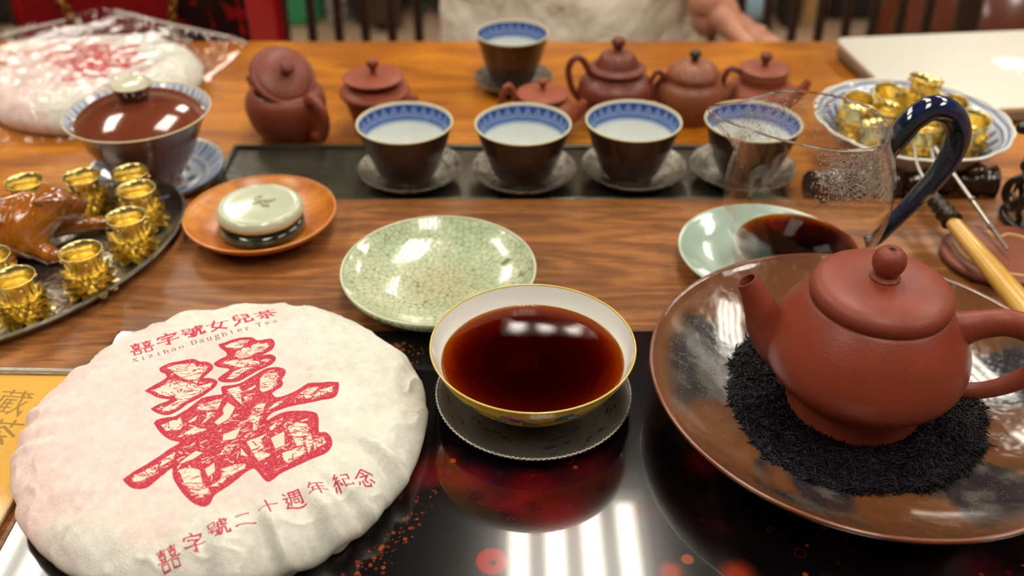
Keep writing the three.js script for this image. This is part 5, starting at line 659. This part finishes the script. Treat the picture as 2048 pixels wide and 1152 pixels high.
{
  const px = 0.075, t = thing('person', 'person in loose cream shirt and beige trousers sitting behind the table, hand at its edge', 'person', V(px, 0, -1.2));
  const skin = M(0xc98d72, 0.5, { sheen: 0.3 }), cloth = M(0xfbf2e0, 0.85, { bumpMap: withRepeat(bumpSoft, 6, 6), bumpScale: 0.004 }), trou = M(0xb5a58c, 0.85), hair = M(0x17110e, 0.45);
  const S = SEAT;
  const limbs = (k) => [[0, S + 0.11, 0, 0, S + 0.26, 0.01, 0.125 + k, 0.118 + k], [-0.045, S + 0.12, 0.01, 0.045, S + 0.12, 0.01, 0.11 + k, 0.11 + k], [0, S + 0.26, 0.01, 0, S + 0.46, 0, 0.118 + k, 0.125 + k], [-0.075, S + 0.5, -0.005, 0.075, S + 0.5, -0.005, 0.092 + k, 0.092 + k], [-0.15, S + 0.545, -0.01, 0.15, S + 0.545, -0.01, 0.055 + k, 0.055 + k]];
  const armR = (k) => [[0.168, S + 0.53, -0.01, 0.185, S + 0.42, -0.02, 0.048 + k, 0.041 + k]], armL = (k) => [[-0.165, S + 0.53, -0.01, -0.135, S + 0.29, -0.09, 0.048 + k, 0.041 + k]];
  const fore = [[0.185, S + 0.42, -0.02, 0.155, S + 0.35, 0.09, 0.04, 0.032], [0.155, S + 0.35, 0.09, 0.145, S + 0.296, 0.148, 0.032, 0.023], [-0.135, S + 0.29, -0.09, -0.13, S + 0.1, -0.06, 0.04, 0.028], [-0.13, S + 0.1, -0.06, -0.13, S + 0.03, -0.04, 0.028, 0.022]];
  const legs = (k) => [-1, 1].flatMap((s) => [[s * 0.08, S + 0.09, 0.0, s * 0.11, S + 0.075, 0.34, 0.082 + k, 0.062 + k], [s * 0.11, S + 0.06, 0.36, s * 0.115, 0.1, 0.34, 0.056 + k, 0.042 + k]]);
  const head = [[0, S + 0.58, -0.005, 0, S + 0.68, 0.01, 0.055, 0.05], [0, S + 0.79, 0.005, 0, S + 0.81, 0.0, 0.088, 0.092, 1.05], [0, S + 0.735, 0.03, 0, S + 0.72, 0.045, 0.062, 0.045], [0, S + 0.775, 0.092, 0, S + 0.752, 0.104, 0.010, 0.013], [-0.085, S + 0.765, 0, -0.09, S + 0.785, -0.006, 0.012, 0.014], [0.085, S + 0.765, 0, 0.09, S + 0.785, -0.006, 0.012, 0.014]];
  const feet = [-1, 1].flatMap((s) => [[s * 0.115, 0.09, 0.34, s * 0.115, 0.04, 0.36, 0.04, 0.036], [s * 0.115, 0.036, 0.36, s * 0.125, 0.03, 0.46, 0.036, 0.028]]);
  // right hand, palm down on the table edge, fingers pointing to the right of the picture
  const hy = TOP + TABLE, hand = (() => { const o = V(0, 0, 0), B = [[-0.012, 0.006, 0, o.x + 0.01, o.y + 0.002, o.z, 0.024, 0.021], [o.x + 0.005, o.y, o.z - 0.022, o.x + 0.055, o.y - 0.004, o.z - 0.028, 0.014, 0.0115], [o.x + 0.005, o.y, o.z, o.x + 0.06, o.y - 0.003, o.z - 0.006, 0.0155, 0.012], [o.x + 0.005, o.y, o.z + 0.018, o.x + 0.057, o.y - 0.004, o.z + 0.014, 0.014, 0.0115]]; [[-0.032, 0.052, 0.062, 0.0075], [-0.014, 0.06, 0.078, 0.0082], [0.003, 0.061, 0.082, 0.0085], [0.02, 0.056, 0.074, 0.0082]].forEach(([z, x, L, r], i) => { const a = V(o.x + x, o.y - 0.003, o.z + z), b = V(a.x + L * 0.45, o.y - 0.002, a.z + (i - 1.5) * 0.002), c = V(b.x + L * 0.3, o.y - 0.006, b.z + (i - 1.5) * 0.001), e = V(c.x + L * 0.24, o.y - 0.0105, c.z); B.push([a.x, a.y, a.z, b.x, b.y, b.z, r * 1.08, r], [b.x, b.y, b.z, c.x, c.y, c.z, r, r * 0.92], [c.x, c.y, c.z, e.x, e.y, e.z, r * 0.92, r * 0.76]); }); const th = V(o.x + 0.016, o.y - 0.003, o.z + 0.024); B.push([th.x, th.y, th.z, th.x + 0.026, th.y - 0.003, th.z + 0.022, 0.0125, 0.0098], [th.x + 0.026, th.y - 0.003, th.z + 0.022, th.x + 0.05, th.y - 0.006, th.z + 0.026, 0.0095, 0.0078]); const q = -0.5, wx = 0.148, wy = hy + 0.004, wz = 0.150, c = Math.cos(q) * 0.92, sn = Math.sin(q) * 0.92; return B.map((b) => [wx + b[0] * c - b[1] * sn, wy + b[0] * sn + b[1] * c, wz + b[2] * 0.92, wx + b[3] * c - b[4] * sn, wy + b[3] * sn + b[4] * c, wz + b[5] * 0.92, b[6] * 0.92, b[7] * 0.92]); })();
  const lh = (() => { const o = V(-0.13, S + 0.022, -0.04), B = [[o.x, o.y + 0.012, o.z, o.x, o.y, o.z + 0.05, 0.021, 0.018]]; for (let i = 0; i < 4; i++) { const a = V(o.x - 0.026 + i * 0.017, o.y - 0.004, o.z + 0.06); B.push([a.x * 0.6 + o.x * 0.4, a.y + 0.006, o.z + 0.03, a.x, a.y, a.z, 0.0125, 0.0092], [a.x, a.y, a.z, a.x + (i - 1.5) * 0.003, a.y - 0.002, a.z + 0.036, 0.0088, 0.008], [a.x + (i - 1.5) * 0.003, a.y - 0.002, a.z + 0.036, a.x + (i - 1.5) * 0.004, a.y - 0.008, a.z + 0.06, 0.008, 0.0066]); } B.push([o.x + 0.02, o.y, o.z + 0.015, o.x + 0.046, o.y - 0.004, o.z + 0.045, 0.011, 0.0085]); return B; })();
  const bodyG = mergeGeometries([blob([...limbs(-0.012), ...armR(-0.006), ...armL(-0.006), ...fore, ...legs(-0.008), ...feet, ...head.slice(0, 1)], 0.02, 0.0125), blob(head, 0.02, 0.0045), blob(hand, 0.006, 0.0026), blob(lh, 0.006, 0.003)]);
  const b = part('body', bodyG, skin, t);
  const fold = (x, y, z, d) => d + (Math.sin(y * 46 + x * 14 + 3 * fbm(x * 9 + 4, y * 9, 2)) * 0.003 + (fbm(x * 14 + 9, y * 14 + z * 6, 3) - 0.5) * 0.03) * 0.9;
  part('shirt', blob([...limbs(0.012), ...armR(0.016), ...armL(0.012), [0.18, S + 0.44, -0.02, 0.184, S + 0.42, -0.01, 0.056, 0.052], [-0.02, S + 0.19, 0.1, 0.0, S + 0.29, 0.095, 0.05, 0.045], [-0.10, S + 0.13, 0.04, -0.12, S + 0.30, 0.035, 0.052, 0.04], [0.10, S + 0.13, 0.04, 0.115, S + 0.30, 0.035, 0.052, 0.04]], 0.03, 0.0085, V(1, 1, 1), fold), cloth, t, 'loose cream shirt with soft folds');
  part('trousers', blob(legs(0.01), 0.03, 0.0105, V(1, 1, 1), (x, y, z, d) => d + (fbm(x * 16 + 5, z * 16 + y * 9, 3) - 0.5) * 0.01), trou, t, 'beige trousers');
  part('hair', blob([[0, S + 0.825, -0.012, 0, S + 0.835, -0.02, 0.097, 0.098], [0, S + 0.79, -0.045, 0, S + 0.74, -0.05, 0.078, 0.055], [-0.06, S + 0.86, 0.04, 0.06, S + 0.86, 0.04, 0.035, 0.03]], 0.02, 0.005), hair, t);
  for (const s of [-1, 1]) { const e = part('eye', new THREE.SphereGeometry(0.0115, 14, 10).translate(s * 0.033, S + 0.788, 0.082), M(0xf2efe8, 0.2), t); part('iris', new THREE.SphereGeometry(0.0058, 12, 8).translate(s * 0.033, S + 0.788, 0.0895), M(0x2a160c, 0.15), e); part('eyebrow', sweep([V(s * 0.018, S + 0.808, 0.091), V(s * 0.034, S + 0.813, 0.087), V(s * 0.05, S + 0.807, 0.075)], 0.0026, { seg: 12, rad: 8 }), hair, t); part('shoe', blob([[s * 0.115, 0.032, 0.34, s * 0.122, 0.03, 0.42, 0.04, 0.038], [s * 0.122, 0.03, 0.42, s * 0.126, 0.026, 0.475, 0.038, 0.027]], 0.01, 0.006), M(0x3a322c, 0.5), t); }
  part('mouth', sweep([V(-0.02, S + 0.722, 0.083), V(0, S + 0.7205, 0.0885), V(0.02, S + 0.722, 0.083)], (q) => 0.0018 + 0.0022 * Math.sin(Math.PI * q), { seg: 16, rad: 8 }), M(0x9c5548, 0.45), t);
}

// ------------------------------------------------------------------ what stands on the floor against the far side of the room
{
  const gM = M(0x2f8a57, 0.5), gD = M(0x1d4a34, 0.5), bM = M(0x17171a, 0.45), tanM = M(0xb08a55, 0.6), greyM = M(0xa29c92, 0.6);
  const crate = (x, f, w, h, d, m, name, label, cat) => { const t = thing(name, label, cat, V(x, 0, -f)); part('body', rbox(w, h, d, 0.02, h / 2), m, t); part('lid', rbox(w + 0.02, 0.035, d + 0.02, 0.012, h + 0.018), m, t); for (const s of [-1, 1]) part('rib', rbox(0.012, h * 0.9, 0.01, 0.004, h / 2).translate(s * w * 0.3, 0, d / 2 + 0.004), m, t); part('handle', sweep([V(-w * 0.16, h * 0.72, d / 2), V(-w * 0.13, h * 0.72, d / 2 + 0.03), V(w * 0.13, h * 0.72, d / 2 + 0.03), V(w * 0.16, h * 0.72, d / 2)], 0.006, { seg: 30, rad: 8 }), bM, t); return t; };
  crate(-1.02, 3.25, 0.79, 0.5, 0.4, gM, 'storage_box', 'wide green storage box behind the red gift bag', 'box');
  { const t = thing('rope_coil', 'upright coil of grey-white rope beside the green storage box', 'rope', V(-0.574, 0, -3.12)); for (let i = 0; i < 9; i++) part('turn', new THREE.TorusGeometry(0.032, 0.010, 8, 28).rotateX(Math.PI / 2).translate((i % 2) * 0.004, 0.011 + i * 0.021, 0), greyM, t); }
  { const t = thing('dark_suitcase', 'upright black suitcase between the rope coil and the brown cabinet', 'suitcase', V(-0.493, 0, -3.2)); part('shell', rbox(0.06, 0.5, 0.34, 0.03, 0.29), bM, t); for (const s of [-1, 1]) part('wheel', new THREE.CylinderGeometry(0.022, 0.022, 0.03, 18).rotateZ(Math.PI / 2).translate(0, 0.022, s * 0.12), bM, t); part('handle', sweep([V(0, 0.53, -0.07), V(0, 0.6, -0.07), V(0, 0.6, 0.07), V(0, 0.53, 0.07)], 0.008, { seg: 30, rad: 8, tension: 0.1 }), greyM, t); }
  const cabinet = (x, f, w, h, d, m, label) => { const t = thing('cabinet', label, 'cabinet', V(x, 0, -f)); part('carcass', rbox(w, h, d, 0.006, h / 2 + 0.02), m, t); part('plinth', rbox(w - 0.03, 0.03, d - 0.03, 0.004, 0.015), bM, t); const n = Math.max(1, Math.round(w / 0.35)); for (let i = 0; i < n; i++) { const o = part('door', rbox(w / n - 0.008, h - 0.04, 0.016, 0.004, h / 2 + 0.02).translate(-w / 2 + (i + 0.5) * w / n, 0, d / 2 + 0.008), m, t); part('handle', new THREE.CylinderGeometry(0.005, 0.005, 0.1, 10).translate(-w / 2 + (i + 0.85) * w / n, h * 0.6, d / 2 + 0.03), MAT.steel, o); } return t; };
  cabinet(-0.402, 3.2, 0.1, 0.8, 0.4, MAT.darkWood, 'narrow dark brown cabinet right of the black suitcase');
  crate(-0.305, 3.3, 0.04, 0.4, 0.3, gD, 'storage_box', 'narrow dark green box right of the brown cabinet', 'box');
  cabinet(-1.62, 3.25, 0.36, 0.8, 0.4, M(0x17141a, 0.4), 'black cabinet at the far left behind the gift bag');
  cabinet(0.025, 3.35, 0.56, 0.85, 0.4, M(0x211a16, 0.4), 'wide black-brown cabinet directly behind the sitting person');
  crate(0.52, 3.3, 0.36, 0.5, 0.36, gM, 'storage_box', 'green storage box behind the hand of the sitting person', 'box');
  { const t = thing('paper_lantern', 'bluish white round lantern standing in front of the green box', 'lantern', V(0.775, 0, -3.06)); part('globe', lathe(smooth([[0, 0.02], [0.03, 0.02], [0.058, 0.05], [0.064, 0.085], [0.055, 0.125], [0.03, 0.15], [0, 0.15]], 5), 36), M(0x8fb0c4, 0.4), t); part('foot', lathe(smooth([[0, 0], [0.035, 0], [0.036, 0.012], [0.028, 0.022], [0, 0.022]], 4), 30), bM, t); }
  crate(0.805, 3.5, 0.14, 0.5, 0.3, gM, 'storage_box', 'green storage box behind the bluish lantern', 'box');
  cabinet(0.895, 3.2, 0.06, 0.7, 0.35, M(0x1c1714, 0.4), 'narrow black cabinet left of the tan plank');
  solo('tan_plank', rbox(0.085, 0.9, 0.06, 0.006, 0.45), tanM, V(0.975, 0, -3.1), 'upright tan wooden plank leaning among the dark cabinets at the right', 'plank');
  cabinet(1.135, 3.3, 0.2, 0.9, 0.4, M(0x111012, 0.4), 'black cabinet between the tan plank and the dark brown cabinet');
  cabinet(1.37, 3.3, 0.24, 0.85, 0.4, MAT.darkWood, 'dark brown cabinet at the right beside the big clay jar');
  { const t = thing('clay_jar', 'big round glossy red-brown clay jar at the far right behind the laptop', 'jar', V(0.92, 0.0, -1.78)); part('body', lathe(smooth([[0, 0], [0.13, 0], [0.14, 0.02], [0.2, 0.16], [0.235, 0.34], [0.225, 0.48], [0.17, 0.6], [0.13, 0.64], [0.14, 0.67], [0.125, 0.675], [0.115, 0.64], [0, 0.6]], 6), 80), M(0x6a3320, 0.25, { clearcoat: 0.6 }), t); part('foot', lathe([[0, 0], [0.135, 0], [0.138, 0.014], [0, 0.014]], 48), M(0x3a2018, 0.5), t); }
}

renderer.render(scene, camera);
